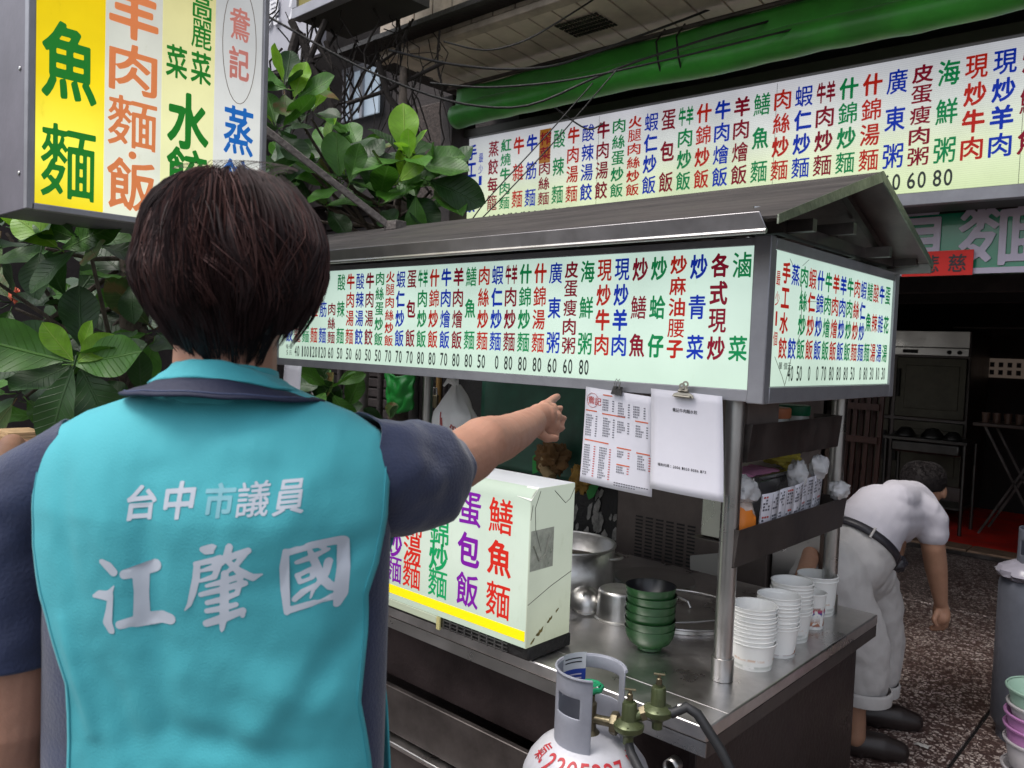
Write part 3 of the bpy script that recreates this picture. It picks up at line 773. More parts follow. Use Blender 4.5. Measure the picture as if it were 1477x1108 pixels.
for ch, x_, z_ in (('每', -2.985, 1.515), ('個', -2.96, 1.515), ('5', -2.985, 1.49), ('元', -2.96, 1.49)): put_glyph(mb, ch, (0, SF + .0045, 0), (1, 0, 0), uz, x_, z_, .02 if ch != '5' else .012, .02, INKS, .005, full=ch != '5')
mb.build('small_print', None, ms, smooth=False)
SIDE = [('手工水餃', R_, ''), ('蒸__餃', B_, '40'), ('肉絲炒飯', G_, '50'), ('蝦仁炒飯', R_, ' 0'), ('什錦炒飯', B_, ' 0'), ('牛肉燴飯', G_, '70'), ('羊肉燴飯', R_, '80'), ('羊肉炒飯', B_, '80'),
        ('牛肉炒飯', G_, '80'), ('肉絲炒麵', R_, '50'), ('蝦仁炒麵', B_, ' 0'), ('鱔魚麵', G_, '80'), ('酸辣湯', R_, '30'), ('牛雜湯', B_, '10'), ('蛋花湯', G_, '30')]
ysd = [1.962 + i * .0563 for i in range(15)]
menu_columns(ms, SIDE, (SR - .0045, 0, 0), (0, 1, 0), uz, ysd, 1.79, 1.545, .05, .058, 1.508, .04, .019)
mb = MB()
for i, ch in enumerate('最少1個'): put_glyph(mb, ch, (SR - .0045, 0, 0), (0, 1, 0), uz, 1.916, 1.745 - i * .05, .024 if ch != '1' else .01, .036, RED, .01, full=ch != '1')
mb.build('small_print', None, ms, smooth=False)
mb = MB()
for ch, y_, z_ in (('單', 1.955, 1.527), ('個', 1.985, 1.527), ('元', 2.01, 1.527)): put_glyph(mb, ch, (SR - .0045, 0, 0), (0, 1, 0), uz, y_, z_, .022, .018, INKS, .005)
mb.build('small_print', None, ms, smooth=False)
CRK = mat('crack_line', (.12, .12, .1), .7)
for pts in ([(1.98, 1.80), (2.06, 1.74), (2.075, 1.62), (2.02, 1.55), (1.99, 1.48)], [(1.92, 1.55), (1.97, 1.50), (1.99, 1.475)], [(2.06, 1.79), (2.1, 1.81)], [(2.1, 1.70), (2.3, 1.71)]):
    MB().tube([(SR - .0052, a, b) for a, b in pts], .0007, 4).build('crack', CRK, ms)

# ---- small lit box standing on the counter
lb = thing('counter_light_box', (-1.8, 1.7, .72), 'scuffed white light box with purple, red and green dishes, standing on the stall counter', 'sign')
PL = lit_panel('counter_box_panel', [(0, (.55, .66, .53)), (.45, (.78, .88, .76)), (.8, (.70, .82, .70)), (1, (.50, .60, .50))], 2, .73, 1.18, .78, dirt=.04)
PS = lit_panel('counter_box_side', [(0, (.52, .56, .40)), (.4, (.62, .68, .56)), (1, (.60, .68, .58))], 2, .73, 1.18, .7, dirt=.12)
PT = mat('white_plastic_top', (.66, .68, .72), .35, var=.1)
bx0, bx1, by0, by1, bz0, bz1 = -2.3, -1.372, 1.603, 1.79, .742, 1.172
def rb(m, pts, nm, **k): mb = MB().use(m); mb.slab(pts, k.pop('n'), k.pop('t', .004)); return mb.build(nm, None, lb, **k)
fo = MB().use(PL)
prof = [(by0, bz0), (by0, bz1 - .035)] + [(by0 + .035 - .035 * math.cos(a), bz1 - .035 + .035 * math.sin(a)) for a in (R(18), R(36), R(54), R(72), R(90))]
fo.grid(lambda u, v: (bx0 + (bx1 - bx0) * u, prof[round(v * (len(prof) - 1))][0], prof[round(v * (len(prof) - 1))][1]), 1, len(prof) - 1)
fo.build('front_panel', None, lb)
MB().box(bx0, bx1 - .001, by0 + .0352, by1, bz1 - .004, bz1).build('top_panel', PT, lb)
sd_ = MB().use(PS); k = [(bx1, y, z) for y, z in prof] + [(bx1, by1, bz1), (bx1, by1, bz0)]
sd_.slab(k, (1, 0, 0), .003); sd_.build('end_panel', None, lb)
MB().box(bx0, bx1, by1 + .0005, by1 + .003, bz0, bz1).build('rear_panel', PT, lb)
YEL = mat('yellow_vinyl', (.85, .65, .0), .45, emit=(1, .75, .0), estr=.45*.6)
MB().box(bx0, bx1 - .002, by0 - .0012, by0 - .0002, bz0 + .018, bz0 + .045).build('yellow_stripe', YEL, lb, smooth=False)
MB().box(bx0, bx1 + .006, by0 + .012, by1 + .008, ZC + .003, bz0 - .001).build('base', BLACK, lb, bevel=.006)
MB().box(bx0, -1.72, by0 - .002, by0 + .006, bz0 - .024, bz0 - .002).build('lower_strip', PS, lb, bevel=.002)
gr = MB()
for i in range(9): gr.box(-1.70 + i * .03, -1.696 + i * .03, by0 + .004, by0 + .010, ZC + .006, bz0 - .004)
for i in range(3): gr.box(-1.70, -1.44, by0 + .004, by0 + .008, ZC + .012 + i * .01, ZC + .014 + i * .01)
gr.build('wire_grid', STEEL, lb)['kind'] = 'stuff'
MB().box(-1.72, -1.705, by0 - .003, by0 + .003, ZC + .003, bz0 - .002).build('tape_patch', mat('yellow_tape', (.5, .45, .2), .4), lb)
LBX = [('什錦炒麵', PURP, -1.93), ('什錦湯麵', RED, -1.841), ('什錦炒麵', GREEN, -1.723), ('蛋包飯', PURP, -1.598), ('鱔魚麵', RED, -1.477)]
for s, m, x in LBX:
    mb = MB(); nn_ = len(s); big = x > -1.65
    h = .098 if big else .085; wd = .09 if big else .082; top = 1.132 if big else 1.115; bot = .80 if big else .797
    for i, ch in enumerate(s): put_glyph(mb, ch, (0, by0 - .0006, 0), (1, 0, 0), uz, x, top - h / 2 - i * (top - bot - h) / (nn_ - 1), wd, h, m, .03)
    mb.build('dish_name', None, lb, smooth=False)
TP = mat('clear_tape', (.42, .42, .38), .3, var=.6, vscale=14)
TP.node_tree.nodes['Principled BSDF'].inputs['Alpha'].default_value = .55
MB().box(bx1 + .0034, bx1 + .0040, by0 + .004, by0 + .10, .95, 1.06).build('tape_patch', TP, lb)
for pts in ([(1.64, 1.165), (1.62, 1.12), (1.625, 1.06), (1.65, 1.0)], [(1.70, 1.16), (1.75, 1.12), (1.77, 1.13), (1.79, 1.16)], [(1.605, .86), (1.7, .895), (1.788, .92)], [(1.61, 1.13), (1.603, 1.09)]):
    MB().tube([(bx1 + .0036, a, b) for a, b in pts], .0012, 4).build('crack', CRK, lb)
GR = mat('amber_grime', (.22, .17, .05), .7, var=.6, vscale=40)
for cpt, rr in (((1.66, .775), .022), ((1.70, .80), .018), ((1.73, .818), .012), ((1.63, .755), .014)):
    V_ = [(bx1 + .0033, cpt[0] + rr * (.6 + .5 * noise.noise((math.cos(a), math.sin(a), cpt[0] * 50))) * math.cos(a), cpt[1] + rr * .4 * (.8 + .6 * noise.noise((math.cos(a) * 2, math.sin(a), 9))) * math.sin(a) + (math.cos(a) * rr * .4)) for a in [t * .3491 for t in range(18)]]
    mb = MB(); mb.add(V_, [tuple(range(18))]); mb.build('grime_patch', GR, lb, smooth=False)
for pts, rr in (([(1.615, 1.02), (1.64, .975), (1.665, .99), (1.68, 1.04)], .006),):
    MB().tube([(bx1 + .0036, a, b) for a, b in pts], rr, 6, flat=.12, up=(1, 0, 0)).build('glue_smear', mat('glue_smear', (.3, .3, .26), .5), lb)
MB().slab([(bx1 - .05, by0 + .002, bz1 - .025), (bx1 + .005, by0 - .002, bz1 - .03), (bx1 + .004, by0 + .03, bz1 + .002), (bx1 - .035, by0 + .03, bz1 + .002)], (0, -.6, .8), .001).build('torn_flap', mat('torn_white', (.7, .7, .66), .6), lb)

# ---- two paper sheets clipped under the menu box
PAP = mat('white_paper', (.68, .67, .74), .55, var=.04)
def sheet(nm, label, x0, x1, zt_, zb_, tw, y=1.848, skew=0.):
    t = thing(nm, (x0, y, zt_), label, 'paper sheet')
    def fn(u, v):
        return (x0 + (x1 - x0) * u + skew * v, y - .012 * v * v - .006 * math.sin(u * 3.1) * v + tw * u * v * .02, zt_ + (zb_ - zt_) * v + tw * (u - .0) * -.011)
    MB().grid(fn, 10, 12).build('sheet', PAP, t, solid=.0006)
    def on(px, py):
        u = px; v = py; q = Vector(fn(u, v)); q.y -= .0016; return q
    return t, on, (x1 - x0), (zt_ - zb_)
t1, on1, W1, H1 = sheet('menu_sheet', 'printed menu sheet in four columns with red headings, clipped under the menu box', -1.388, -1.160, 1.443, 1.17, 1.3, skew=.0)
TXT = mat('grey_print', (.10, .10, .13), .6); RTX = mat('red_print', (.5, .06, .05), .6)
mb = MB()
def cell(mb, on, u, v, du, dv, m):
    mb.use(m); b = [on(u, v), on(u + du, v), on(u + du, v + dv), on(u, v + dv)]; mb.add(b, [(3, 2, 1, 0)])
random.seed(3)
blocks = [(.27, .10, 5, 3), (.5, .11, 6, 3), (.72, .12, 5, 3), (.03, .285, 9, 1), (.29, .29, 8, 1), (.5, .30, 5, 1), (.76, .31, 5, 1), (.03, .60, 13, 1), (.26, .60, 13, 1), (.52, .60, 3, 1), (.52, .76, 3, 1), (.8, .61, 6, 1)]
items = MB(); pr_ = MB()
for u, v, k, _ in blocks:
    for i in range(k):
        L = random.uniform(.08, .115); n3 = int(L / .022)
        for j in range(n3):
            for s in range(2): cell(items, on1, u + j * .023, v + i * .0255 + s * .009, .018, .005, TXT)
            cell(items, on1, u + j * .023 + .007, v + i * .0255, .004, .014, TXT)
        cell(pr_, on1, u + .145, v + i * .0255 + .003, .026, .010, RTX if v > .5 else TXT)
items.build('menu_lines', None, t1, smooth=False)['kind'] = 'stuff'
pr_.build('price_marks', None, t1, smooth=False)['kind'] = 'stuff'
ORS = mat('orange_red_print', (.62, .12, .04), .6)
for u, v, du in ((.27, .05, .14), (.02, .235, .17), (.27, .245, .34), (.75, .262, .18), (.03, .545, .36), (.51, .565, .2), (.78, .58, .18), (.52, .735, .18)):
    mb = MB(); cell(mb, on1, u, v, du, .012, ORS); mb.build('heading_bar', None, t1, smooth=False)
mb = MB()
for ch, u, v in (('鴦', .095, .13), ('記', .20, .135)): put_glyph(mb, ch, 0, 0, 0, 0, 0, .1, .08, RTX, .004, fn=lambda x, y, u=u, v=v: on1(u + x, v - y))
mb.tube([on1(.115 + .085 * math.cos(a * .3), .13 + .075 * math.sin(a * .3)) for a in range(22)], .0006, 4)
mb.build('shop_mark', None, t1, smooth=False)
mb = MB()
for i in range(14): cell(mb, on1, .5 + i * .033, .925 - (i * .0), .024, .01, TXT)
for i in range(9): cell(mb, on1, .5 + i * .033, .95, .022, .01, TXT)
mb.build('address_lines', None, t1, smooth=False)['kind'] = 'stuff'
t2, on2, W2, H2 = sheet('notice_sheet', 'white notice sheet with two printed lines, hung beside the post by a bulldog clip', -1.168, -.958, 1.452, 1.185, .6, y=1.846, skew=.018)
mb = MB()
s = '鴦記牛肉麵水餃'
for i, ch in enumerate(s): put_glyph(mb, ch, 0, 0, 0, 0, 0, .047, .038, INK, .008, fn=lambda x, y, i=i: on2(.34 + i * .05 + x, .185 - y))
mb.build('printed_heading', None, t2, smooth=False); mb = MB()
s = '福利代碼：2006 1020 8086 173'
xx = .13
for ch in s:
    cj = ch not in '0123456789 '
    if ch != ' ': put_glyph(mb, ch, 0, 0, 0, 0, 0, .038 if cj else .02, .03 if cj else .026, INK, .012, full=cj, fn=lambda x, y, xx=xx: on2(xx + x, .745 - y))
    xx += .043 if cj else (.027 if ch != ' ' else .016)
mb.build('printed_lines', None, t2, smooth=False)
# clips
bc = thing('binder_clip', (-1.275, 1.845, 1.44), 'small black binder clip holding the printed menu sheet', 'clip')
MB().slab([(-1.292, 1.838, 1.428), (-1.257, 1.838, 1.426), (-1.260, 1.846, 1.449), (-1.289, 1.846, 1.450)], (0, -.8, .3), .004).build('clip_body', BLACK, bc)
for s_ in (0, 1): MB().tube([(-1.283 + s_ * .004, 1.838, 1.445), (-1.279 + s_ * .008, 1.833, 1.462), (-1.272 + s_ * .01, 1.832, 1.472), (-1.265 + s_ * .006, 1.833, 1.462), (-1.266, 1.838, 1.445)], .0011, 6).build('wire_handle', STEEL, bc)
bd = thing('bulldog_clip', (-1.06, 1.845, 1.44), 'steel bulldog clip with two round holes, holding the notice sheet', 'clip')
cx0 = -1.064
BR = mat('nickel_clip', (.28, .26, .22), .35, .9, bump=.05)
MB().slab([(cx0 - .032, 1.836, 1.436), (cx0 + .032, 1.836, 1.434), (cx0 + .028, 1.84, 1.442), (cx0 + .014, 1.842, 1.448), (cx0 + .011, 1.84, 1.462), (cx0 - .012, 1.84, 1.462), (cx0 - .014, 1.842, 1.449), (cx0 - .029, 1.84, 1.444)], (0, -1, 0), .003).build('jaw', BR, bd, bevel=.0008)
MB().tube([(cx0 - .022, 1.83, 1.4385), (cx0 + .024, 1.83, 1.437)], .004, 8).build('jaw_lip', BR, bd)
for s_ in (-1, 1):
    mb = MB(); mb.lathe([(.004, -.001), (.0085, -.001), (.0085, .001), (.004, .001), (.004, -.001)], 18, (cx0 + s_ * .006 + .002, 1.834 - s_ * .002, 1.467 + s_ * .003), (.25, -1, .1)); mb.build('eyelet', BR, bd)
    MB().tube([(cx0 - .010 + s_ * .004, 1.835, 1.452), (cx0 + .010 + s_ * .004, 1.835, 1.452)], .003, 8).build('spring', BR, bd)

# ---- cookware on the counter
def pot(nm, label, c, prof, m, n=48):
    o = MB().lathe(prof, n, c).build(nm, m); return tag(o, label, 'pot')
c = (-1.722, 2.215, ZC)
bp_ = thing('stock_pot', c, 'big open aluminium stock pot behind the counter light box', 'pot')
MB().lathe([(0, .004), (.165, .004), (.17, .012), (.172, .165)], 56, c).build('pot_wall', ALU2, bp_, solid=.003)
MB().tube([(c[0] + .173 * math.cos(a * .1122), c[1] + .173 * math.sin(a * .1122), c[2] + .167) for a in range(57)], .0045, 8).build('rim', ALU2, bp_)
MB().lathe([(0, .1), (.168, .1)], 40, c).build('broth', mat('broth', (.12, .09, .06), .1), bp_)
for a in (.4, 3.54):
    q = [(c[0] + (.172 + .03 * math.sin(t * .628)) * math.cos(a + (t - 2.5) * .1), c[1] + (.172 + .03 * math.sin(t * .628)) * math.sin(a + (t - 2.5) * .1), c[2] + .135) for t in range(6)]
    MB().tube(q, .005, 8).build('handle', ALU2, bp_)
c = (-1.415, 2.10, ZC)
sp_ = thing('small_pot', c, 'small dented aluminium pot standing upside down beside the green bowls', 'pot')
MB().lathe([(.070, .001), (.073, .0), (.074, .004), (.068, .008), (.065, .084), (.061, .093), (.052, .098), (0, .0985)], 48, c).build('pot_wall', ALU2, sp_)
MB().tube([(c[0] + .073 * math.cos(a * .14), c[1] + .073 * math.sin(a * .14), c[2] + .004) for a in range(46)], .0022, 6).build('rim', ALU2, sp_)
c = Vector((-1.515, 2.06, ZC + .042))
ld = thing('pot_lid', c, 'small domed aluminium lid leaning between the big pot and the upturned pot', 'lid')
axl = Vector((.35, -.55, .75)).normalized()
MB().lathe([(.052, 0), (.050, .004), (.044, .016), (.03, .027), (.012, .032), (0, .033)], 40, c, axl).build('dome', ALU2, ld, solid=.0015)
MB().lathe([(.052, -.001), (.054, 0), (.052, .002)], 40, c, axl).build('rim', ALU2, ld)
# round lid and ring sunk in the counter
rl = thing('round_counter_lid', (-1.31, 2.3, ZC), 'wide flat stainless lid lying on the counter behind the green bowls', 'lid')
c = (-1.31, 2.305, ZC)
MB().lathe([(.215, .001), (.213, .010), (.2, .012), (.193, .0065), (.02, .012), (0, .012)], 64, c).build('lid_plate', TOPSTEEL, rl)
MB().tube([(c[0] + .207 * math.cos(a * .0982), c[1] + .207 * math.sin(a * .0982), c[2] + .013) for a in range(65)], .004, 8).build('rim', STEEL, rl)
MB().tube([(-1.36, 2.36, ZC + .013), (-1.35, 2.36, ZC + .03), (-1.30, 2.34, ZC + .03), (-1.29, 2.34, ZC + .013)], .005, 8).build('handle', STEEL, rl)
c = (-1.56, 2.55, ZC)
r2_ = thing('round_counter_lid', c, 'second stainless lid at the rear of the counter beside the stock pot', 'lid')
MB().lathe([(.15, .001), (.148, .012), (.135, .014), (.12, .01), (0, .022)], 56, c).build('lid_plate', STEEL, r2_)
la = thing('ladle', (-1.2, 2.1, ZC), 'steel ladle lying across the round lid beside the post', 'ladle')
MB().tube([(-1.235, 2.14, ZC + .024), (-1.19, 2.19, ZC + .026), (-1.13, 2.28, ZC + .03), (-1.08, 2.36, ZC + .035)], .0035, 8).build('handle', STEEL, la)
MB().lathe([(0, 0), (.02, .003), (.03, .012), (.033, .02)], 24, (-1.25, 2.11, ZC + .013)).build('scoop', STEEL, la, solid=.001)
sc = thing('steel_caddy', (-.99, 2.3, ZC), 'small upright steel caddy behind the front post', 'caddy')
MB().box(-1.025, -.985, 2.02, 2.06, ZC + .001, ZC + .13).build('caddy_wall', STEEL, sc, bevel=.004)
MB().tube([(-1.10, 2.25, ZC + .03), (-1.05, 2.2, ZC + .05), (-1.0, 2.22, ZC + .04)], .005, 8).build('hook', STEEL, sc)

# green bowls
GBW = mat('green_melamine', (.018, .075, .022), .32, spec=.5, coat=.2, var=.15, vscale=12)
GIN = mat('black_bowl_inside', (.006, .006, .008), .3)
mb = MB().use(GBW)
mb.lathe([(0, .0), (.033, .0), (.036, .002), (.036, .008), (.058, .022), (.0685, .042), (.0715, .060), (.0725, .066)], 48)
mb.use(GIN); mb.lathe([(.0725, .066), (.0705, .066), (.0675, .046), (.052, .024), (0, .016)], 48)
bowl_me = mb.mesh('bowl')
ordn = ['lowest', 'second lowest', 'third from the bottom', 'fourth from the bottom', 'fifth from the bottom', 'topmost', 'seventh', 'eighth', 'ninth', 'tenth', 'eleventh']
for i in range(6):
    o = bpy.data.objects.new('bowl', bowl_me); COL.objects.link(o)
    o.location = (-1.205 + .0015 * math.sin(i * 2), 1.955 + .001 * math.cos(i * 3), ZC + .0005 + i * .0235)
    o.rotation_euler = (R((0, .6, -.6, .5, -.4, .8)[i]), R((0, -.6, .5, -.5, .5, -.4)[i]), i)
    tag(o, '%s of the six stacked dark green bowls beside the upturned pot' % ordn[i], 'bowl', 'stack of dark green bowls')

# paper cups
CUPW = mat('white_paper_cup', (.84, .84, .82), .5, var=.03)
def cup_print(kind):
    m = mat('printed_cup_' + kind, (.74, .74, .72), .5)
    n = m.node_tree.nodes; l = m.node_tree.links; p = n['Principled BSDF']
    tc = n.new('ShaderNodeTexCoord'); sx = n.new('ShaderNodeSeparateXYZ'); l.new(tc.outputs['Object'], sx.inputs[0])
    ns = n.new('ShaderNodeTexNoise'); ns.inputs['Scale'].default_value = 55 if kind == 'picture' else 35; ns.inputs['Detail'].default_value = 3; l.new(tc.outputs['Object'], ns.inputs['Vector'])
    mr = n.new('ShaderNodeMapRange'); mr.inputs['From Min'].default_value = 0; mr.inputs['From Max'].default_value = .08; l.new(sx.outputs[2], mr.inputs[0])
    if kind == 'picture':
        rr = ramp(n, [(0, (.74, .74, .72)), (.10, (.6, .6, .6)), (.14, (.3, .12, .08)), (.26, (.45, .2, .1)), (.33, (.5, .4, .35)), (.5, (.66, .66, .66)), (.62, (.03, .06, .3)), (.72, (.45, .05, .12)), (.82, (.3, .15, .12)), (.9, (.74, .74, .72))])
    else:
        rr = ramp(n, [(0, (.74, .74, .72)), (.14, (.45, .47, .44)), (.2, (.72, .72, .7)), (.3, (.74, .74, .72)), (.38, (.6, .42, .3)), (.42, (.74, .74, .72)), (.6, (.74, .74, .72))])
    l.new(mr.outputs[0], rr.inputs[0])
    r2 = ramp(n, [(.53, (0, 0, 0)), (.6, (1, 1, 1))]); l.new(ns.outputs['Fac'], r2.inputs[0])
    mx = n.new('ShaderNodeMix'); mx.data_type = 'RGBA'; l.new(r2.outputs[0], mx.inputs[0]); l.new(rr.outputs[0], mx.inputs[6]); mx.inputs[7].default_value = (.74, .74, .72, 1)
    l.new(mx.outputs[2], p.inputs['Base Color']); return m
CUPP = cup_print('picture'); CUPT = cup_print('plain')
def cup_mesh(mw, r0, r1, h, cut=0):
    mb = MB().use(mw)
    zs = [(r0, .0), (r0 + .0005, .003)] + [(r0 + (r1 - r0) * q, h * q) for q in (.25, .5, .75, .96)]
    mb.lathe([(0, .003)] + zs, 40)
    mb.use(CUPW); mb.lathe([(r1 - .001, h * .96), (r1 + .0026, h * .965), (r1 + .0032, h * .985), (r1 + .002, h), (r1 - .001, h * .99), (r0 - .002, .006), (0, .006)], 40)
    return mb.mesh('paper_cup')
def stack(c, n_, r0, r1, h, step, mats, desc, tilt=1.2):
    meA = cup_mesh(mats[0], r0, r1, h); meB = cup_mesh(mats[1], r0, r1, h)
    nms = ['bottom cup', 'second cup from the bottom', 'third cup from the bottom', 'fourth cup from the bottom', 'fifth cup from the bottom', 'sixth cup from the bottom', 'seventh cup from the bottom', 'eighth cup from the bottom', 'ninth cup from the bottom', 'tenth cup from the bottom']
    for i in range(n_):
        o = bpy.data.objects.new('paper_cup', meA if i == 0 else meB); COL.objects.link(o)
        o.location = (c[0] + random.uniform(-.0012, .0012), c[1] + random.uniform(-.0012, .0012), ZC + .0005 + i * step + random.uniform(0, .0012) * (i > 0)); o.rotation_euler = (R(random.uniform(-tilt, tilt)) if i else 0, R(random.uniform(-tilt, tilt)) if i else 0, random.uniform(-.2, .2) + 2.2)
        nm = nms[i] if i < n_ - 1 or n_ == 1 else 'top cup'
        tag(o, ('single white paper cup, %s' if n_ == 1 else nm + ' in %s') % desc, 'paper cup', 'paper cups stacked on the counter')
def cxy(u, v): q = onp(u, v, 2, ZC); return (q.x, q.y)
stack(cxy(1084, 959), 10, .052, .0605, .072, .0108, (CUPT, CUPW), 'the front stack of white paper cups beside the post')
stack(cxy(1119, 941), 9, .0505, .0585, .082, .0108, (CUPP, CUPW), 'the second stack, whose lowest cup has a colour picture')
stack(cxy(1139, 920), 9, .0505, .0600, .086, .0112, (CUPT, CUPT), 'the third stack, with grey print on the lowest cup')
stack(cxy(1169, 903), 1, .039, .044, .112, .01, (CUPP, CUPW), 'with colour picture, between the third stack and the rearmost one')
stack(cxy(1177, 883), 2, .0545, .0630, .118, .012, (CUPT, CUPT), 'the rearmost pair of wide white paper cups')

# ---- contents of the trays
GLS = mat('cloudy_glass_jar', (.4, .4, .37), .2, spec=.6)
def jar(c, lid, label):
    t = thing('jar', c, label, 'jar')
    MB().lathe([(0, 0), (.05, 0), (.053, .01), (.053, .075), (.044, .09), (.044, .098)], 32, c).build('jar_body', GLS, t)
    MB().lathe([(.047, .094), (.049, .097), (.049, .122), (.046, .125), (0, .125)], 32, c).build('lid', lid, t, bevel=.0008)
jar((-1.005, 2.26, 1.277), mat('orange_lid', (.5, .17, .08), .45), 'jar with a faded orange lid in the upper tray')
jar((-1.02, 2.44, 1.277), mat('green_lid', (.01, .13, .06), .45), 'jar with a dark green lid in the upper tray')
bxs = thing('grey_carton', (-1.02, 2.08, 1.277), 'brownish grey carton at the front end of the upper tray', 'carton')
MB().box(-.99, -.945, 1.97, 2.16, 1.278, 1.43).build('carton_side', mat('drab_carton', (.15, .12, .11), .7, var=.2), bxs, bevel=.003)
op = thing('order_slips', (-.93, 2.3, 1.01), 'strip of white order slips with grey and red print standing in the lower tray', 'paper slips')
def opf(u, v): return Vector((-.945 + .008 * v + .012 * math.sin(u * 5) + .004 * math.sin(u * 17), 2.06 + .47 * u, 1.06 + .115 * v + .018 * u * v))
for i in range(5):
    MB().grid(lambda u, v, i=i: opf((i + u * .985) / 5, v), 3, 4).build('slip', PAP, op, solid=.0008)
mb = MB(); rmb = MB()
random.seed(5)
for i in range(10):
    for r_ in range(2):
        u0 = i / 10 + .01
        for k in range(5):
            for j in range(3):
                if random.random() < .75:
                    q = [opf(u0 + a, .93 - r_ * .48 - b) + Vector((.0016, 0, 0)) for a, b in ((.007 + j * .022, k * .075), (.023 + j * .022, k * .075), (.023 + j * .022, .045 + k * .075), (.007 + j * .022, .045 + k * .075))]
                    (rmb if k == 0 else mb).use(RTX if k == 0 and i % 3 == 0 else TXT).add(q, [(0, 1, 2, 3)])
    q = [opf(i / 10 + .001 + a, b) + Vector((.0016, 0, 0)) for a, b in ((0, .06), (.003, .06), (.003, .96), (0, .96))]; mb.use(TXT).add(q, [(0, 1, 2, 3)])
mb.build('slip_print', None, op, smooth=False)['kind'] = 'stuff'; rmb.build('slip_heading', None, op, smooth=False)['kind'] = 'stuff'
def crumple(c, r, sc=1.6, amp=.35, nu=26, nv=18, seed=0, keep=None):
    def fn(u, v):
        t = math.pi * v; a = 6.28318 * u; d = Vector((math.sin(t) * math.cos(a), math.sin(t) * math.sin(a), math.cos(t)))
        k = 1 + amp * noise.noise(d * sc + Vector((seed, 0, 0))) + amp * .5 * noise.noise(d * sc * 3 + Vector((seed, 3, 0)))
        return (c[0] + d.x * r[0] * k, c[1] + d.y * r[1] * k, c[2] + d.z * r[2] * k)
    return MB().grid(fn, nu, nv)
FILM = mat('thin_plastic_film', (.72, .72, .74), .25, trans=.35, spec=.6)
OP = mat('printed_bag', (.75, .22, .03), .4)
n = OP.node_tree.nodes; l = OP.node_tree.links; tc = n.new('ShaderNodeTexCoord'); vv = n.new('ShaderNodeTexVoronoi'); vv.inputs['Scale'].default_value = 17; l.new(tc.outputs['Object'], vv.inputs['Vector'])
sp2 = n.new('ShaderNodeSeparateColor'); l.new(vv.outputs['Color'], sp2.inputs[0])
rr = ramp(n, [(0, (.75, .22, .03)), (.52, (.75, .25, .04)), (.54, (.12, .02, .24)), (.78, (.12, .02, .24)), (.8, (.6, .5, .45)), (1, (.6, .5, .45))]); rr.color_ramp.interpolation = 'CONSTANT'; l.new(sp2.outputs[0], rr.inputs[0]); l.new(rr.outputs[0], n['Principled BSDF'].inputs['Base Color'])
o = crumple((-.965, 2.0, 1.085), (.032, .055, .085), amp=.25, seed=4).build('snack_bag', OP); tag(o, 'crumpled orange and purple printed bag at the front of the lower tray', 'bag')
o = crumple((-.965, 2.0, 1.19), (.035, .06, .04), amp=.35, seed=9).build('plastic_bag', FILM); tag(o, 'clear plastic bag top bunched above the orange bag', 'plastic bag', 'clear plastic bags in the lower tray')
for i, (y, z, r_) in enumerate(((2.36, 1.20, .035), (2.47, 1.215, .032), (2.60, 1.13, .04))):
    o = crumple((-.965 + .02 * i, y, z), (.03, r_, .04 - .006 * i), amp=.3, sc=1.8, seed=20 + i).build('plastic_bag', FILM)
    tag(o, ['rumpled clear plastic bag behind the middle of the order slips', 'rumpled clear plastic bag behind the far half of the order slips', 'rumpled clear plastic bag at the far end of the lower tray'][i], 'plastic bag', 'clear plastic bags in the lower tray')
ts = thing('steel_box', (-1.06, 2.3, 1.15), 'shallow steel box with a lidded top behind the order slips', 'box')
MB().box(-1.16, -1.0, 2.14, 2.5, 1.008, 1.19).build('box_wall', STEEL, ts, bevel=.004)
MB().box(-1.165, -.995, 2.13, 2.51, 1.192, 1.205).build('lid', STEEL, ts, bevel=.003)
o = MB().grid(lambda u, v: (-1.10 + .1 * v, 2.14 + .2 * u, 1.212 + .006 * noise.noise((u * 6, v * 3, 1)) - .012 * max(0, v - .8) * 5), 16, 8).build('pink_cloth', mat('pink_cloth', (.62, .25, .42), .8, bump=.1), solid=.008); tag(o, 'folded pink cloth lying on the steel box above the order slips', 'cloth')
o = crumple((-1.04, 2.42, 1.235), (.05, .07, .022), amp=.5, sc=2, seed=2).build('yellow_rag', mat('yellow_rag', (.5, .42, .07), .85, bump=.2)); tag(o, 'crumpled yellow rag beside the pink cloth above the order slips', 'rag')

# ================================================================== GAS CYLINDERS
GC = mat('grey_cylinder_paint', (.30, .31, .36), .38, .15, var=.2, vscale=7, bump=.06, bscale=14, rvar=.1)
GP = mat('white_grey_cylinder_paint', (.52, .52, .56), .36, .1, var=.22, vscale=6, bump=.06, bscale=14, rvar=.1)
def ring_wall(c, r, z0, z1, openings, m, parent, name, th=.004, n=72):
    """guard collar rolled from plate with cut-outs; openings: (a0, a1, zlo, zhi) in radians"""
    mb = MB(); nz = 12
    vs = []; fs = []
    for j in range(nz + 1):
        for i in range(n + 1):
            a = 6.28318 * i / n; vs.append((c[0] + r * math.cos(a), c[1] + r * math.sin(a), z0 + (z1 - z0) * j / nz))
    for j in range(nz):
        for i in range(n):
            a = 6.28318 * (i + .5) / n; z = z0 + (z1 - z0) * (j + .5) / nz
            if any(((a - o[0]) % 6.28318) < ((o[1] - o[0]) % 6.28318) and o[2] < z < o[3] for o in openings): continue
            fs.append((j * (n + 1) + i, j * (n + 1) + i + 1, (j + 1) * (n + 1) + i + 1, (j + 1) * (n + 1) + i))
    mb.add(vs, fs); o = mb.build(name, m, parent); q = o.modifiers.new('s', 'SOLIDIFY'); q.thickness = th; q = o.modifiers.new('b', 'BEVEL'); q.width = .0015; q.segments = 2
    return o
gc = Vector((-1.057, 1.472, 0))
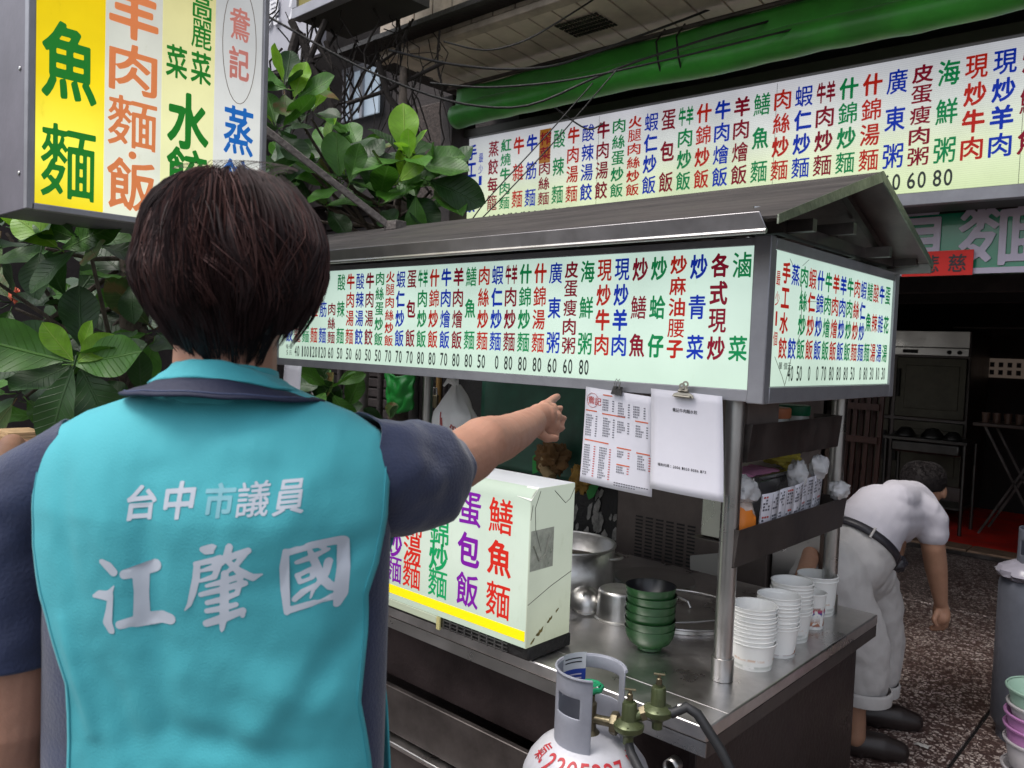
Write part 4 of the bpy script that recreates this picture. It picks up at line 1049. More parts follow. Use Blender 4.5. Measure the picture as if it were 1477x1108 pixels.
ga = thing('gas_cylinder', gc, 'squat pale grey gas cylinder with red stencilled numbers standing before the stall', 'gas cylinder')
RB = .152
pf = [(0, .03), (.12, .035), (RB, .085), (RB, .545)] + [(RB * math.cos(R(a)) ** .8, .545 + .125 * math.sin(R(a))) for a in (15, 30, 45, 58, 70, 80)] + [(.02, .674), (0, .674)]
MB().lathe(pf, 64, gc).build('cylinder_body', GP, ga)
MB().lathe([(.115, .0), (.125, .0), (.125, .05), (.115, .05)], 48, gc).build('foot_ring', GC, ga)
cdir = math.atan2(-gc.y, -gc.x)                    # towards the street
# collar: two uprights joined by a rim, with hand holes; wide gap on the right side
RC_ = .079
def A(d): return cdir + R(d)
ring_wall(gc, RC_, .642, .822, [(A(3), A(84), .4, 2), (A(-68), A(-17), .725, .782), (A(118), A(192), .735, .79)], GC, ga, 'guard_collar')
MB().tube([(gc.x + (RC_ + .001) * math.cos(A(84) + t * (6.28318 - R(81)) / 40), gc.y + (RC_ + .001) * math.sin(A(84) + t * (6.28318 - R(81)) / 40), .822) for t in range(41)], .0035, 8).build('collar_rim', GC, ga)
STK = mat('white_blue_label', (.55, .56, .6), .4)
nn = STK.node_tree.nodes; l = STK.node_tree.links; tc = nn.new('ShaderNodeTexCoord'); sx = nn.new('ShaderNodeSeparateXYZ'); l.new(tc.outputs['Object'], sx.inputs[0])
mr = nn.new('ShaderNodeMapRange'); mr.inputs['From Min'].default_value = .73; mr.inputs['From Max'].default_value = .83; l.new(sx.outputs[2], mr.inputs[0])
rr = ramp(nn, [(0, (.5, .5, .55)), (.3, (.5, .5, .55)), (.31, (.02, .05, .3)), (.58, (.02, .05, .3)), (.6, (.55, .56, .6)), (1, (.55, .56, .6))]); rr.color_ramp.interpolation = 'CONSTANT'; l.new(mr.outputs[0], rr.inputs[0]); l.new(rr.outputs[0], nn['Principled BSDF'].inputs['Base Color'])
mb = MB(); mb.grid(lambda u, v: (gc.x + (RC_ - .0052) * math.cos(A(-118 - 52 * u)), gc.y + (RC_ - .0052) * math.sin(A(-118 - 52 * u)), .735 + .095 * v), 10, 1); mb.build('label', STK, ga)
for i in range(6):
    mb = MB(); mb.grid(lambda u, v, i=i: (gc.x + (RC_ - .0060) * math.cos(A(-124 - 38 * u)), gc.y + (RC_ - .0060) * math.sin(A(-124 - 38 * u)), (.742, .750, .767, .776, .806, .815)[i] + .003 * v), 6, 1); mb.build('label_line', (INK, INK, WH, WH, INK, INK)[i], ga)
# stencilled numbers on the shoulder
RS = mat('red_stencil_paint', (.45, .02, .03), .5, var=.3, vscale=60)
def shoulder(ang, h):
    # h metres along the meridian below the collar
    import bisect
    P = [(RB, .41), (RB, .545)] + [(RB * math.cos(R(a)) ** .8, .545 + .125 * math.sin(R(a))) for a in (15, 30, 45, 58, 70)]
    P = P[::-1]; d = h
    for (r_, z_), (r2, z2) in zip(P, P[1:]):
        s = math.hypot(r2 - r_, z2 - z_)
        if d <= s or (r2, z2) == P[-1]:
            t = d / s; rr_ = r_ + (r2 - r_) * t + .0012; zz = z_ + (z2 - z_) * t + .0008
            return Vector((gc.x + rr_ * math.cos(ang), gc.y + rr_ * math.sin(ang), zz))
        d -= s
mb = MB()
for i, ch in enumerate('2205227'):
    a0 = -46 + i * 14.5
    put_glyph(mb, ch, 0, 0, 0, 0, 0, R(12.5), .044, RS, .012, full=False, fn=lambda x, y, a0=a0: shoulder(A(a0) + x, .058 - y), fill=.12)
mb.build('stencilled_number', None, ga, smooth=False)
for s_, a0 in (('氣', -66), ('中', 68)):
    mb = MB(); put_glyph(mb, s_, 0, 0, 0, 0, 0, R(17), .05, RS, .005, fn=lambda x, y, a0=a0: shoulder(A(a0) + x, .05 - y), fill=.12); mb.build('stencilled_mark', None, ga, smooth=False)
BRS = mat('dull_brass', (.2, .17, .11), .4, .85, var=.3, vscale=30)
OLV = mat('olive_regulator_paint', (.10, .12, .055), .33, .45, var=.25, vscale=20, bump=.05)
HOSE = mat('black_rubber_hose', (.02, .02, .022), .5, bump=.05)
va = MB(); va.lathe([(.026, .655), (.026, .672), (.018, .68), (.016, .70), (.017, .74), (.012, .745), (.012, .76)], 24, gc); va.tube([gc + Vector((0, 0, .705)), gc + Vector((.055, .02, .705))], .011, 14); va = va.build('valve', BRS, ga)
hw = MB().use(mat('green_hand_wheel', (.0, .2, .08), .35))
hw.lathe([(0, .783), (.01, .786), (.018, .783), (.024, .786)], 12, gc)
hw.grid(lambda u, v: (gc.x + (.026 + .005 * math.cos(v * 6.283) + .0015 * math.cos(u * 6.283 * 8)) * math.cos(u * 6.283), gc.y + (.026 + .005 * math.cos(v * 6.283) + .0015 * math.cos(u * 6.283 * 8)) * math.sin(u * 6.283), .777 + .007 * math.sin(v * 6.283)), 48, 8)
hw.build('hand_wheel', None, va)
MB().lathe([(.011, .03), (.011, .045), (.024, .047), (.026, .052), (.026, .062), (.02, .066)], 8, gc + Vector((.005, .002, .705)), (.94, .34, 0)).build('coupling_nut', BRS, ga)
def regulator(c, label=None):
    q = MB().lathe([(.012, -.045), (.012, -.03), (.014, -.026), (.033, -.012), (.0345, -.006), (.0345, .0), (.03, .004), (.018, .010), (.0175, .012), (.0165, .045), (.0145, .05), (.008, .05), (.008, .056)], 32, c).build('regulator', OLV, ga)
    for k in range(6):
        a = k * 1.047; MB().lathe([(.003, .001), (.003, .004), (0, .0045)], 8, c + Vector((.029 * math.cos(a), .029 * math.sin(a), 0))).build('bolt', OLV, q)
    MB().lathe([(.0065, .055), (.0065, .068), (.004, .07), (.004, .078)], 14, c).build('adjusting_screw', BRS, q)
    MB().tube([c + Vector((-.011, -.006, .078)), c + Vector((.011, .006, .078))], .0026, 8).build('wing_bar', BRS, q)
    return q
g1 = at(907, 1044, 1.79); g2 = at(949, 1022, 1.79)
regulator(g1); regulator(g2)
MB().tube([gc + Vector((.05, .018, .705)), g1 + Vector((0, 0, .012))], .009, 12).build('inlet_pipe', BRS, ga)
MB().tube([g1 + Vector((0, 0, .012)), g2 + Vector((0, 0, .002))], .012, 12).build('link_pipe', OLV, ga)
mb = MB(); dd = (g2 - g1).normalized(); mb.tube([g1 + dd * .028 + Vector((0, 0, .008)), g1 + dd * .042 + Vector((0, 0, .005))], .017, 6); mb.build('link_nut', BRS, ga)
h0 = g2 + Vector((.03, .01, -.004))
MB().tube([h0 - Vector((.02, .008, -.002)), h0, at(990, 1020, 1.78), at(1006, 1030, 1.77), at(1023, 1056, 1.76), at(1039, 1081, 1.75), at(1053, 1108, 1.74), at(1066, 1200, 1.74), at(1040, 1400, 1.72)], .0112, 14).build('hose', HOSE, ga)
MB().tube([at(978, 1021, 1.785), at(984, 1021, 1.783)], .0115, 14).build('hose_clamp', STEEL, ga)
h0 = g1 + Vector((0, 0, -.04))
MB().tube([h0 + Vector((0, 0, .012)), h0, at(910, 1086, 1.775), at(920, 1106, 1.755), at(930, 1125, 1.735), at(945, 1165, 1.70), at(975, 1260, 1.68)], .0105, 14).build('hose', HOSE, ga)

g3 = Vector((-.535, 3.90, 0)); GD = mat('dark_blue_grey_paint', (.13, .14, .17), .45, .2, var=.25, vscale=4, bump=.08, bscale=12)
gb = thing('gas_cylinder', g3, 'dark grey gas cylinder with plastic film on its shoulder, at the right edge', 'gas cylinder')
pf = [(0, .03), (.14, .035), (.165, .075), (.165, .64)] + [(.165 * math.cos(R(a)) ** .8, .64 + .09 * math.sin(R(a))) for a in (18, 36, 54, 70, 82)] + [(0, .735)]
MB().lathe(pf, 56, g3).build('cylinder_body', GD, gb)
MB().lathe([(.13, .0), (.14, .0), (.14, .045), (.13, .045)], 40, g3).build('foot_ring', GD, gb)
ring_wall(g3, .105, .70, .88, [(R(-145), R(-105), .78, .84), (R(30), R(100), .5, 2)], GD, gb, 'guard_collar')
MB().lathe([(.02, .72), (.02, .76), (.012, .80), (.03, .81), (.03, .825), (0, .83)], 16, g3).build('valve', BRS, gb)
o = crumple((g3.x - .02, g3.y - .02, .70), (.15, .15, .05), amp=.16, sc=4, nu=44, nv=14, seed=31).build('plastic_wrap', mat('grey_film', (.24, .23, .27), .3, spec=.5)); tag(o, 'grey plastic film wrapped over the shoulder of the dark gas cylinder', 'plastic wrap')

# ---- buckets at the right edge
PK = mat('pink_plastic', (.45, .2, .42), .35, coat=.2); MG = mat('mint_plastic', (.3, .45, .36), .35, coat=.2); BW = mat('pale_plastic', (.5, .47, .48), .4)
bk = Vector((-.385, 2.93, 0))
def tub(z, m, r, h, label, c=bk, off=(0, 0)):
    t = thing('plastic_tub', c + Vector((off[0], off[1], z)), label, 'tub', 'plastic tubs stacked by the dark cylinder'); cc = c + Vector((off[0], off[1], z))
    MB().lathe([(0, .002), (r * .82, .002), (r * .84, .006), (r * .98, h)], 44, cc).build('tub_wall', m, t, solid=.003)
    MB().lathe([(r * .98, h - .006), (r * 1.04, h - .006), (r * 1.05, h), (r * 1.02, h + .004), (r * .985, h + .002)], 44, cc).build('rim', m, t)
tub(.0, BW, .10, .30, 'pale tall tub at the bottom of the tub stack at the right edge')
tub(.30, BW, .098, .085, 'translucent tub under the pink one at the right edge')
tub(.345, PK, .10, .085, 'pink plastic tub in the stack at the right edge')
tub(.385, PK, .10, .085, 'upper pink tub just below the mint one at the right edge')
tub(.45, BW, .095, .05, 'pale shallow tub between the pink and mint tubs')
tub(.475, MG, .10, .075, 'mint green tub on top of the stack at the right edge')

# ================================================================== BEHIND THE COUNTER
GW = mat('dark_green_sheet', (.025, .10, .065), .45, var=.4, vscale=4, bump=.15, bscale=8, rvar=.1)
gw = thing('green_backboard', (-2.5, 3.02, 0), 'dark green wrinkled board behind the stall, left of the menu sheet', 'board')
MB().grid(lambda u, v: (-2.95 + .93 * u, 3.02 + .012 * noise.noise((u * 4, v * 3, 1)), .92 + .62 * v), 30, 24).build('board_sheet', GW, gw, solid=.004)
tw_ = thing('poster_pillar', (-2.6, 3.1, 0), 'black pillar with torn poster scraps behind the stock pot', 'pillar')
MB().box(-3.45, -2.06, 3.06, 3.35, 0, 1.5).build('pillar_face', BLACK, tw_)
TORN = mat('torn_poster_paper', (.3, .29, .27), .8, var=.5, vscale=30)
random.seed(21)
for i in range(26):
    cx_ = random.uniform(-2.42, -2.08); cz_ = random.uniform(.66, .98); hh = random.uniform(.015, .055) * (1.4 if i % 4 == 0 else 1); ww = hh * random.uniform(.25, .55)
    k = 11; V_ = [(cx_ + ww * math.cos(a) * (.6 + .7 * random.random()) + .2 * hh * math.sin(a), 3.0585 - .0003 * i, cz_ + hh * math.sin(a) * (.7 + .5 * random.random())) for a in [6.283 * q / k for q in range(k)]]
    MB().slab(V_, (0, 1, 0), .0008).build('poster_scrap', TORN, tw_, smooth=False)
o = MB().slab([(-2.27, 3.04, .90), (-2.20, 3.04, .96), (-2.18, 3.04, .93), (-2.21, 3.04, .86), (-2.24, 3.04, .84)], (0, 1, 0), .004).build('green_scrap', mat('bright_green_scrap', (.01, .3, .04), .5)); tag(o, 'bright green torn scrap on the poster pillar behind the stock pot', 'scrap')
# withered plant bundle
WT = mat('withered_leaf', (.17, .085, .025), .8, var=.5, vscale=12, bump=.3)
o = crumple((-2.36, 2.9, 1.03), (.085, .05, .075), amp=.55, sc=2.2, nu=34, nv=24, seed=14).build('withered_bundle', WT); tag(o, 'withered brown leaf bundle against the green board above the light box', 'dried leaves')
o = crumple((-2.21, 2.93, .955), (.05, .04, .06), amp=.6, sc=2.4, nu=30, nv=20, seed=15).build('withered_bundle', mat('ochre_leaf', (.3, .17, .03), .75, var=.5, vscale=14)); tag(o, 'ochre dried leaf lump hanging right of the withered bundle', 'dried leaves')
o = MB().tube([onp(788, 655, 1, 2.88), onp(783, 672, 1, 2.87), onp(795, 690, 1, 2.86)], [.022, .024, .03], 10).build('cut_stalk', mat('pale_stalk', (.4, .28, .13), .7, var=.3, bump=.2)); tag(o, 'pale cut plant stalk sticking out of the withered bundle', 'stalk')
o = MB().slab([onp(768, 658, 1, 2.89), onp(779, 652, 1, 2.89), onp(782, 678, 1, 2.89), onp(768, 684, 1, 2.89)], (0, 1, 0), .003).build('green_tape', mat('bright_green_scrap', (.01, .3, .04), .5)); tag(o, 'bright green tape on the withered bundle beside the pale stalk', 'tape')

# ventilated cabinet
cab = thing('ventilated_cabinet', (-1.8, 3.0, 0), 'dull brown steel cabinet with rows of vent slots behind the counter', 'cabinet')
CABM = mat('dull_brown_steel', (.14, .115, .105), .5, .5, var=.3, vscale=4, bump=.04)
cf = []
MB().box(-2.05, -1.33, 3.0, 3.5, 0, 1.55).build('cabinet_body', CABM, cab, bevel=.005)
sl_ = MB()
for i in range(6):
    for j in range(24): 
        x = -1.945 + i * .052; z = .46 + j * .0155; sl_.box(x, x + .036, 2.9965, 2.999, z, z + .007)
sl_.build('vent_slots', BLACK, cab)['kind'] = 'stuff'
MB().slab([(-1.66, 2.985, .70), (-1.52, 2.985, .74), (-1.52, 2.985, .58), (-1.60, 2.985, .57), (-1.655, 2.985, .60)], (0, 1, 0), .006).build('stuck_sheet', mat('grey_sheet', (.36, .35, .32), .5), cab)
fz = thing('steel_cupboard', (-1.3, 3.05, 0), 'low pale steel cupboard behind the trays, beside the bending man', 'cupboard')
MB().box(-1.32, -1.13, 3.02, 3.3, 0, .92).build('cupboard_body', STEEL, fz, bevel=.004)
MB().box(-1.128, -1.095, 3.0, 3.04, 0, 1.3).build('dark_upright', mat('brown_upright', (.06, .035, .025), .6), fz, bevel=.003)
# hanging bags
hb = thing('hanging_bag', (-2.4, 2.3, 1.2), 'white carrier bag with red print, knotted and hanging under the menu box', 'plastic bag')
WBG = mat('white_carrier_bag', (.88, .88, .88), .35, bump=.2, bscale=18, spec=.5)
def bagf(u, v):
    a = u * 6.28318; wv = .02 + .10 * min(1, v * 1.9) ** 1.0; wv = min(wv, .105) if v < .9 else .10
    rx_ = wv * (1 + .12 * math.sin(a * 3 + v * 4) * (1 - v * .4)) ; ry_ = wv * .6 * (1 + .15 * math.sin(a * 5))
    k = 1 + .16 * noise.noise((math.cos(a) * 2.5, math.sin(a) * 2.5, v * 4))
    return Vector((-2.40 + .01 * v + rx_ * k * math.cos(a) * .98, 2.3 + ry_ * k * math.sin(a), 1.385 - .27 * v - .012 * math.cos(a * 4) * v))
MB().grid(bagf, 56, 26).build('bag_body', WBG, hb)
MB().tube([(-2.40, 2.3, 1.38), (-2.41, 2.29, 1.41), (-2.385, 2.3, 1.43), (-2.39, 2.3, 1.46)], [.014, .02, .01, .003], 10).build('knot', WBG, hb)
for s_ in (-1, 1): MB().tube([(-2.40, 2.3, 1.385), (-2.40 + s_ * .03, 2.28, 1.40), (-2.40 + s_ * .045, 2.27, 1.375)], [.008, .012, .004], 8, flat=.4).build('bag_ear', WBG, hb)
mb = MB()
for a0, v0, dv in ((-1.9, .42, .35), (-1.82, .5, .3)): mb.use(RTX).tube([bagf((a0 + t * .02) / 6.283 % 1, v0 + dv * t / 5) + Vector((0, -.003, 0)) for t in range(6)], .0022, 5)
for a0, v0 in ((-1.25, .62), (-1.1, .66), (-1.35, .7)): mb.use(RTX).tube([bagf((a0 + t * .05) / 6.283 % 1, v0 + .03 * math.sin(t * 2)) + Vector((0, -.003, 0)) for t in range(5)], .002, 5)
mb.build('red_print', None, hb)
gbg = thing('green_bag', (-3.4, 2.9, 1.3), 'bright green bag hanging behind the stall, left of the white carrier bag', 'plastic bag')
c0 = onp(578, 562, 1, 2.88)
MB().grid(lambda u, v: (c0.x + (u - .5) * (.25 - .03 * v) + .012 * noise.noise((u * 4, v * 3, 5)), c0.y + .03 * math.sin(u * 3.14) * -1 + .02 * noise.noise((u * 5, v * 4, 2)), c0.z + .09 - .21 * v + .015 * math.cos(u * 6)), 24, 20).build('bag_sheet', mat('bright_green_film', (.01, .22, .03), .4, bump=.15, bscale=20), gbg, solid=.01)
pp = thing('pipe_cluster', (-3.9, 3.0, 0), 'dull vertical pipes and props behind the left end of the stall', 'pipes')
for i, (u, r_, m) in enumerate(((505, .035, DSTEEL), (520, .05, CONC), (548, .02, DARKWALL), (610, .03, DARKWALL), (590, .06, CONC), (632, .016, mat('ochre_pipe', (.35, .2, .06), .6)), (642, .014, DARKWALL), (490, .02, DARKWALL))):
    q = onp(u, 580, 1, 3.3 - .05 * i); MB().tube([(q.x, q.y, 0), (q.x, q.y, 1.9)], r_, 14).build('pipe', m, pp)
lp_ = onp(628, 575, 1, 2.95); padl = thing('padlock', lp_, 'small brass padlock on the dark post beside the white bag', 'padlock')
MB().box(lp_.x - .03, lp_.x + .02, lp_.y - .01, lp_.y + .01, lp_.z - .05, lp_.z + .02).build('lock_body', BRS, padl, bevel=.004)
MB().tube([(lp_.x - .02, lp_.y, lp_.z + .02), (lp_.x - .015, lp_.y, lp_.z + .06), (lp_.x + .005, lp_.y, lp_.z + .06), (lp_.x + .01, lp_.y, lp_.z + .02)], .005, 8).build('shackle', STEEL, padl)
# grass tuft by the bag
sheet3 = thing('menu_sheet', onp(425, 545, 1, 1.85), 'white sheet hanging under the left part of the stall menu box', 'paper sheet')
q = onp(428, 530, 1, 1.852); MB().grid(lambda u, v: (q.x - .09 + .13 * u, 1.85 - .008 * v, 1.437 - .15 * v), 4, 6).build('sheet', PAP, sheet3, solid=.0006)

# ================================================================== SHOP INTERIOR
ov = thing('steel_refrigerator', (-2.3, 8.6, 0), 'tall stainless steel refrigerator with two dented doors deep inside the dark shop', 'refrigerator')
FR = mat('dented_steel_door', (.075, .07, .055), .42, .85, var=.4, vscale=4, bump=.12, bscale=9, rvar=.1)
MB().box(-3.25, -1.90, 8.62, 9.4, .12, 1.86).build('cabinet_body', DSTEEL, ov, bevel=.006)
MB().box(-3.24, -1.91, 8.585, 8.618, 1.70, 1.86).build('top_band', STEEL, ov, bevel=.004)
MB().box(-3.24, -1.91, 8.57, 8.60, 1.62, 1.695).build('control_panel', STEEL, ov, bevel=.004)
for i in range(2): MB().lathe([(.02, 0), (.018, .02), (0, .021)], 18, (-2.08 + i * .09, 8.57, 1.655), (0, -1, 0)).build('dial', BLACK, ov)
MB().box(-2.5, -2.36, 8.565, 8.5695, 1.64, 1.675).build('display', BLACK, ov)
for a, b in ((-3.23, -2.60), (-2.555, -1.92)):
    for c_, d_ in ((1.0, 1.60), (.35, .97)):
        dr = MB().box(a, b, 8.58, 8.617, c_, d_).build('door', FR, ov, bevel=.008)
        MB().box(a + .09, b - .06, 8.572, 8.579, c_ + .09, d_ - .08).build('door_panel', FR, dr, bevel=.006)
        hx = b - .045 if a < -3 else a + .015
        MB().box(hx, hx + .03, 8.55, 8.571, c_ + .2, d_ - .12).build('handle', BLACK, dr, bevel=.004)
tbm = mat('table_steel', (.10, .095, .09), .35, .9, var=.2)
tb = thing('prep_table', (-2.1, 8.0, 0), 'steel side table with bowls on top, in front of the refrigerator', 'table')
MB().box(-2.42, -1.72, 7.85, 8.3, .83, .86).build('table_top', tbm, tb, bevel=.004)
MB().box(-2.36, -1.78, 7.88, 8.28, .72, .828).build('basin', tbm, tb, bevel=.02)
for x in (-2.40, -1.74):
    for y in (7.87, 8.28): MB().tube([(x, y, .03), (x, y, .83)], .016, 12).build('leg', tbm, tb)
MB().box(-2.39, -1.75, 7.88, 8.27, .25, .265).build('lower_shelf', tbm, tb)
for i, (x, r_) in enumerate(((-2.28, .09), (-2.05, .10), (-1.88, .08))):
    o = MB().lathe([(0, r_ * .9), (r_ * .5, r_ * .8), (r_ * .95, r_ * .2), (r_, 0)], 28, (x, 8.05, .862)).build('metal_bowl', tbm); tag(o, ['upturned metal bowl at the left of the prep table', 'upturned metal bowl in the middle of the prep table', 'upturned metal bowl at the right of the prep table'][i], 'bowl', 'bowls on the prep table')
t = thing('folding_table', (-1.3, 8.3, 0), 'dark folding table with crossed legs and a row of cups, right inside the shop', 'table')
MB().box(-1.74, -.7, 8.1, 8.6, 1.0, 1.03).build('table_top', mat('brown_table_top', (.09, .06, .05), .5), t, bevel=.004)
for y in (8.15, 8.55):
    for a, b in ((-1.65, -1.15), (-1.15, -1.65)): mb = MB(); mb.beam((a, y, .03), (b, y, 1.0), .02, .02); mb.build('leg', DSTEEL, t)
cm = MB().lathe([(0, 0), (.028, 0), (.035, .09), (.033, .09), (.027, .004), (0, .004)], 20).mesh('tumbler')
cm.materials.append(mat('brown_tumbler', (.14, .08, .06), .35))
for i in range(6):
    o = bpy.data.objects.new('tumbler', cm); COL.objects.link(o); o.location = (-1.66 + i * .088, 8.2, 1.031)
    tag(o, '%s of six brown tumblers in a row on the folding table, from the left' % ['first', 'second', 'third', 'fourth', 'fifth', 'last'][i], 'tumbler', 'row of tumblers on the folding table')
wl = thing('inner_window', (-1.6, 9.58, 1.5), 'small lit patterned window on the back wall of the shop', 'window')
PW = mat('window_glow', (.2, .16, .13), .6, emit=(.4, .31, .25), estr=.16*.45)
MB().box(-1.95, -1.2, 9.575, 9.59, 1.42, 1.62).build('pane', PW, wl)
for i in range(9):
    for j in range(2): MB().box(-1.93 + i * .08, -1.89 + i * .08, 9.565, 9.574, 1.45 + j * .08, 1.50 + j * .08).build('block', DARKWALL, wl)
MB().box(-2.3, -.9, 9.56, 9.575, 1.93, 1.945).build('rail', DSTEEL, wl)
hp = thing('white_hat', (-1.3, 8.3, 1.04), 'pale cloth heap on the folding table behind the tumblers', 'cloth'); crumple((-1.22, 8.45, 1.08), (.12, .08, .05), seed=3).build('cloth_fold', mat('dim_cloth', (.3, .27, .22), .8), hp)
wd_ = thing('wooden_chairs', (-2.2, 5.6, 0), 'dark folded wooden chairs leaning left of the shop opening', 'folded chairs')
WDM = mat('dark_red_wood', (.05, .018, .012), .45, var=.4, vscale=12, stretch=(8, 8, 1))
for i in range(7):
    q = onp(1212 + i * 9, 600, 1, 6.3 + .1 * (i % 2)); mb = MB(); mb.beam((q.x, q.y, 0), (q.x + .03, q.y, 1.35 + .1 * (i % 3)), .035, .03); mb.build('upright', WDM, wd_, bevel=.003)
for z in (.45, .95, 1.2): 
    q0 = onp(1210, 600, 1, 6.27); q1 = onp(1268, 600, 1, 6.27); mb = MB(); mb.beam((q0.x, 6.27, z), (q1.x, 6.27, z), .03, .05); mb.build('rail', WDM, wd_)
fn2 = thing('low_stool', (-2.9, 8.4, 0), 'ribbed dark stool by the left wall inside the shop', 'stool')
MB().lathe([(.16, .5), (.15, .55), (0, .56)], 24, (-2.75, 7.9, 0)).build('seat', BLACK, fn2)
for k in range(4): MB().tube([(-2.75 + .12 * math.cos(k * 1.57 + .7), 7.9 + .12 * math.sin(k * 1.57 + .7), .03), (-2.75 + .1 * math.cos(k * 1.57 + .7), 7.9 + .1 * math.sin(k * 1.57 + .7), .5)], .012, 8).build('leg', DSTEEL, fn2)
o = MB().tube([onp(1285, 386, 1, 5.4), onp(1330, 388, 1, 5.4), onp(1390, 378, 1, 5.4), onp(1440, 366, 1, 5.4), onp(1490, 360, 1, 5.4)], .006, 6).build('sagging_wire', mat('grey_wire', (.15, .14, .14), .5)); tag(o, 'thin grey wire sagging under the green shop board', 'wire')

# ================================================================== PLANTS
def leaf_mat(name, col, vein, rough=.38, tr=.3, worn=False):
    m = bpy.data.materials.new(name); m.use_nodes = True; n = m.node_tree.nodes; l = m.node_tree.links; p = n['Principled BSDF']
    p.inputs['Roughness'].default_value = rough; p.inputs['Specular IOR Level'].default_value = .45
    tc = n.new('ShaderNodeTexCoord'); sx = n.new('ShaderNodeSeparateXYZ'); l.new(tc.outputs['Object'], sx.inputs[0])
    ab = n.new('ShaderNodeMath'); ab.operation = 'ABSOLUTE'; l.new(sx.outputs[0], ab.inputs[0])
    # midrib
    mr = n.new('ShaderNodeMapRange'); mr.inputs['From Min'].default_value = .006; mr.inputs['From Max'].default_value = .016; mr.inputs['To Min'].default_value = 1; mr.inputs['To Max'].default_value = 0; l.new(ab.outputs[0], mr.inputs[0])
    # side veins: bands in y - |x|
    sb = n.new('ShaderNodeMath'); sb.operation = 'MULTIPLY_ADD'; l.new(ab.outputs[0], sb.inputs[0]); sb.inputs[1].default_value = -.75; l.new(sx.outputs[1], sb.inputs[2])
    ml = n.new('ShaderNodeMath'); ml.operation = 'MULTIPLY'; l.new(sb.outputs[0], ml.inputs[0]); ml.inputs[1].default_value = 11
    fr = n.new('ShaderNodeMath'); fr.operation = 'PINGPONG'; l.new(ml.outputs[0], fr.inputs[0]); fr.inputs[1].default_value = .5
    m3 = n.new('ShaderNodeMapRange'); m3.inputs['From Min'].default_value = 0; m3.inputs['From Max'].default_value = .07; m3.inputs['To Min'].default_value = .55; m3.inputs['To Max'].default_value = 0; l.new(fr.outputs[0], m3.inputs[0])
    mx_ = n.new('ShaderNodeMath'); mx_.operation = 'MAXIMUM'; l.new(mr.outputs[0], mx_.inputs[0]); l.new(m3.outputs[0], mx_.inputs[1])
    ns = n.new('ShaderNodeTexNoise'); ns.inputs['Scale'].default_value = 3.5; ns.inputs['Detail'].default_value = 5; l.new(tc.outputs['Object'], ns.inputs['Vector'])
    oi = n.new('ShaderNodeObjectInfo'); ad = n.new('ShaderNodeMath'); ad.operation = 'MULTIPLY_ADD'; l.new(oi.outputs['Random'], ad.inputs[0]); ad.inputs[1].default_value = .35; l.new(ns.outputs['Fac'], ad.inputs[2])
    r = ramp(n, [(.35, tuple(c * .6 for c in col)), (.65, col), (.95, tuple(min(1, c * 1.35) for c in col))]); l.new(ad.outputs[0], r.inputs[0])
    mx = n.new('ShaderNodeMix'); mx.data_type = 'RGBA'; l.new(mx_.outputs[0], mx.inputs[0]); l.new(r.outputs[0], mx.inputs[6]); mx.inputs[7].default_value = (*vein, 1); outc = mx.outputs[2]
    if worn:
        wn_ = n.new('ShaderNodeTexNoise'); wn_.inputs['Scale'].default_value = 2.2; wn_.inputs['Detail'].default_value = 6; l.new(tc.outputs['Object'], wn_.inputs['Vector'])
        rw = ramp(n, [(.5, (0, 0, 0)), (.58, (1, 1, 1))]); l.new(wn_.outputs['Fac'], rw.inputs[0]); mw = n.new('ShaderNodeMix'); mw.data_type = 'RGBA'; l.new(rw.outputs[0], mw.inputs[0]); l.new(outc, mw.inputs[6]); mw.inputs[7].default_value = (.16, .10, .03, 1); outc = mw.outputs[2]
    l.new(outc, p.inputs['Base Color'])
    bp = n.new('ShaderNodeBump'); bp.inputs['Strength'].default_value = .5; bp.inputs['Distance'].default_value = .02; l.new(mx_.outputs[0], bp.inputs['Height']); l.new(bp.outputs[0], p.inputs['Normal'])
    tl = n.new('ShaderNodeBsdfTranslucent'); l.new(mx.outputs[2], tl.inputs[0]); ms_ = n.new('ShaderNodeMixShader'); ms_.inputs[0].default_value = tr
    l.new(p.outputs[0], ms_.inputs[1]); l.new(tl.outputs[0], ms_.inputs[2]); l.new(ms_.outputs[0], n['Material Output'].inputs[0])
    return m
LD = leaf_mat('dark_leaf', (.017, .060, .010), (.035, .085, .025), .45, .2)
LW = leaf_mat('blotched_leaf', (.06, .12, .02), (.12, .16, .05), .55, .2, True)
LM = leaf_mat('mid_leaf', (.05, .165, .013), (.09, .22, .035), .45, .25)
LY = leaf_mat('young_leaf', (.20, .42, .025), (.32, .52, .08), .4, .4)
LEAFM = {}
def leaf_mesh(kind, m):
    key = (kind, m.name)
    if key in LEAFM: return LEAFM[key]
    rnd = random.Random(kind)
    curl = rnd.uniform(-.25, .5); cup = rnd.uniform(.05, .28); tw = rnd.uniform(-.35, .35); wv = rnd.uniform(.01, .035); wid = rnd.uniform(.26, .33)
    mb = MB().use(m); nu, nv = 8, 14
    def fn(u, v):
        s = (u - .5) * 2; t = v
        wd = wid * (math.sin(math.pi * min(1, t ** 1.35 * .985 + .012)) ** .72) * (1 if t < .98 else .6)
        x = s * wd; y = t; z = cup * abs(s) ** 1.4 * wd - curl * t * t * .6 + wv * math.sin(t * 14 + (1 if s > 0 else 2.2)) * abs(s)
        a = tw * t; return (x * math.cos(a) - z * math.sin(a), y, x * math.sin(a) + z * math.cos(a))
    mb.grid(fn, nu, nv)
    mb.tube([(0, -.16, .03), (0, -.05, .0), (0, .02, -.004)], [.012, .011, .010], 6)
    me = bpy.data.meshes.new('leaf'); me.from_pydata(mb.v, [], mb.f); me.materials.append(m); me.shade_smooth()
    LEAFM[key] = me; return me
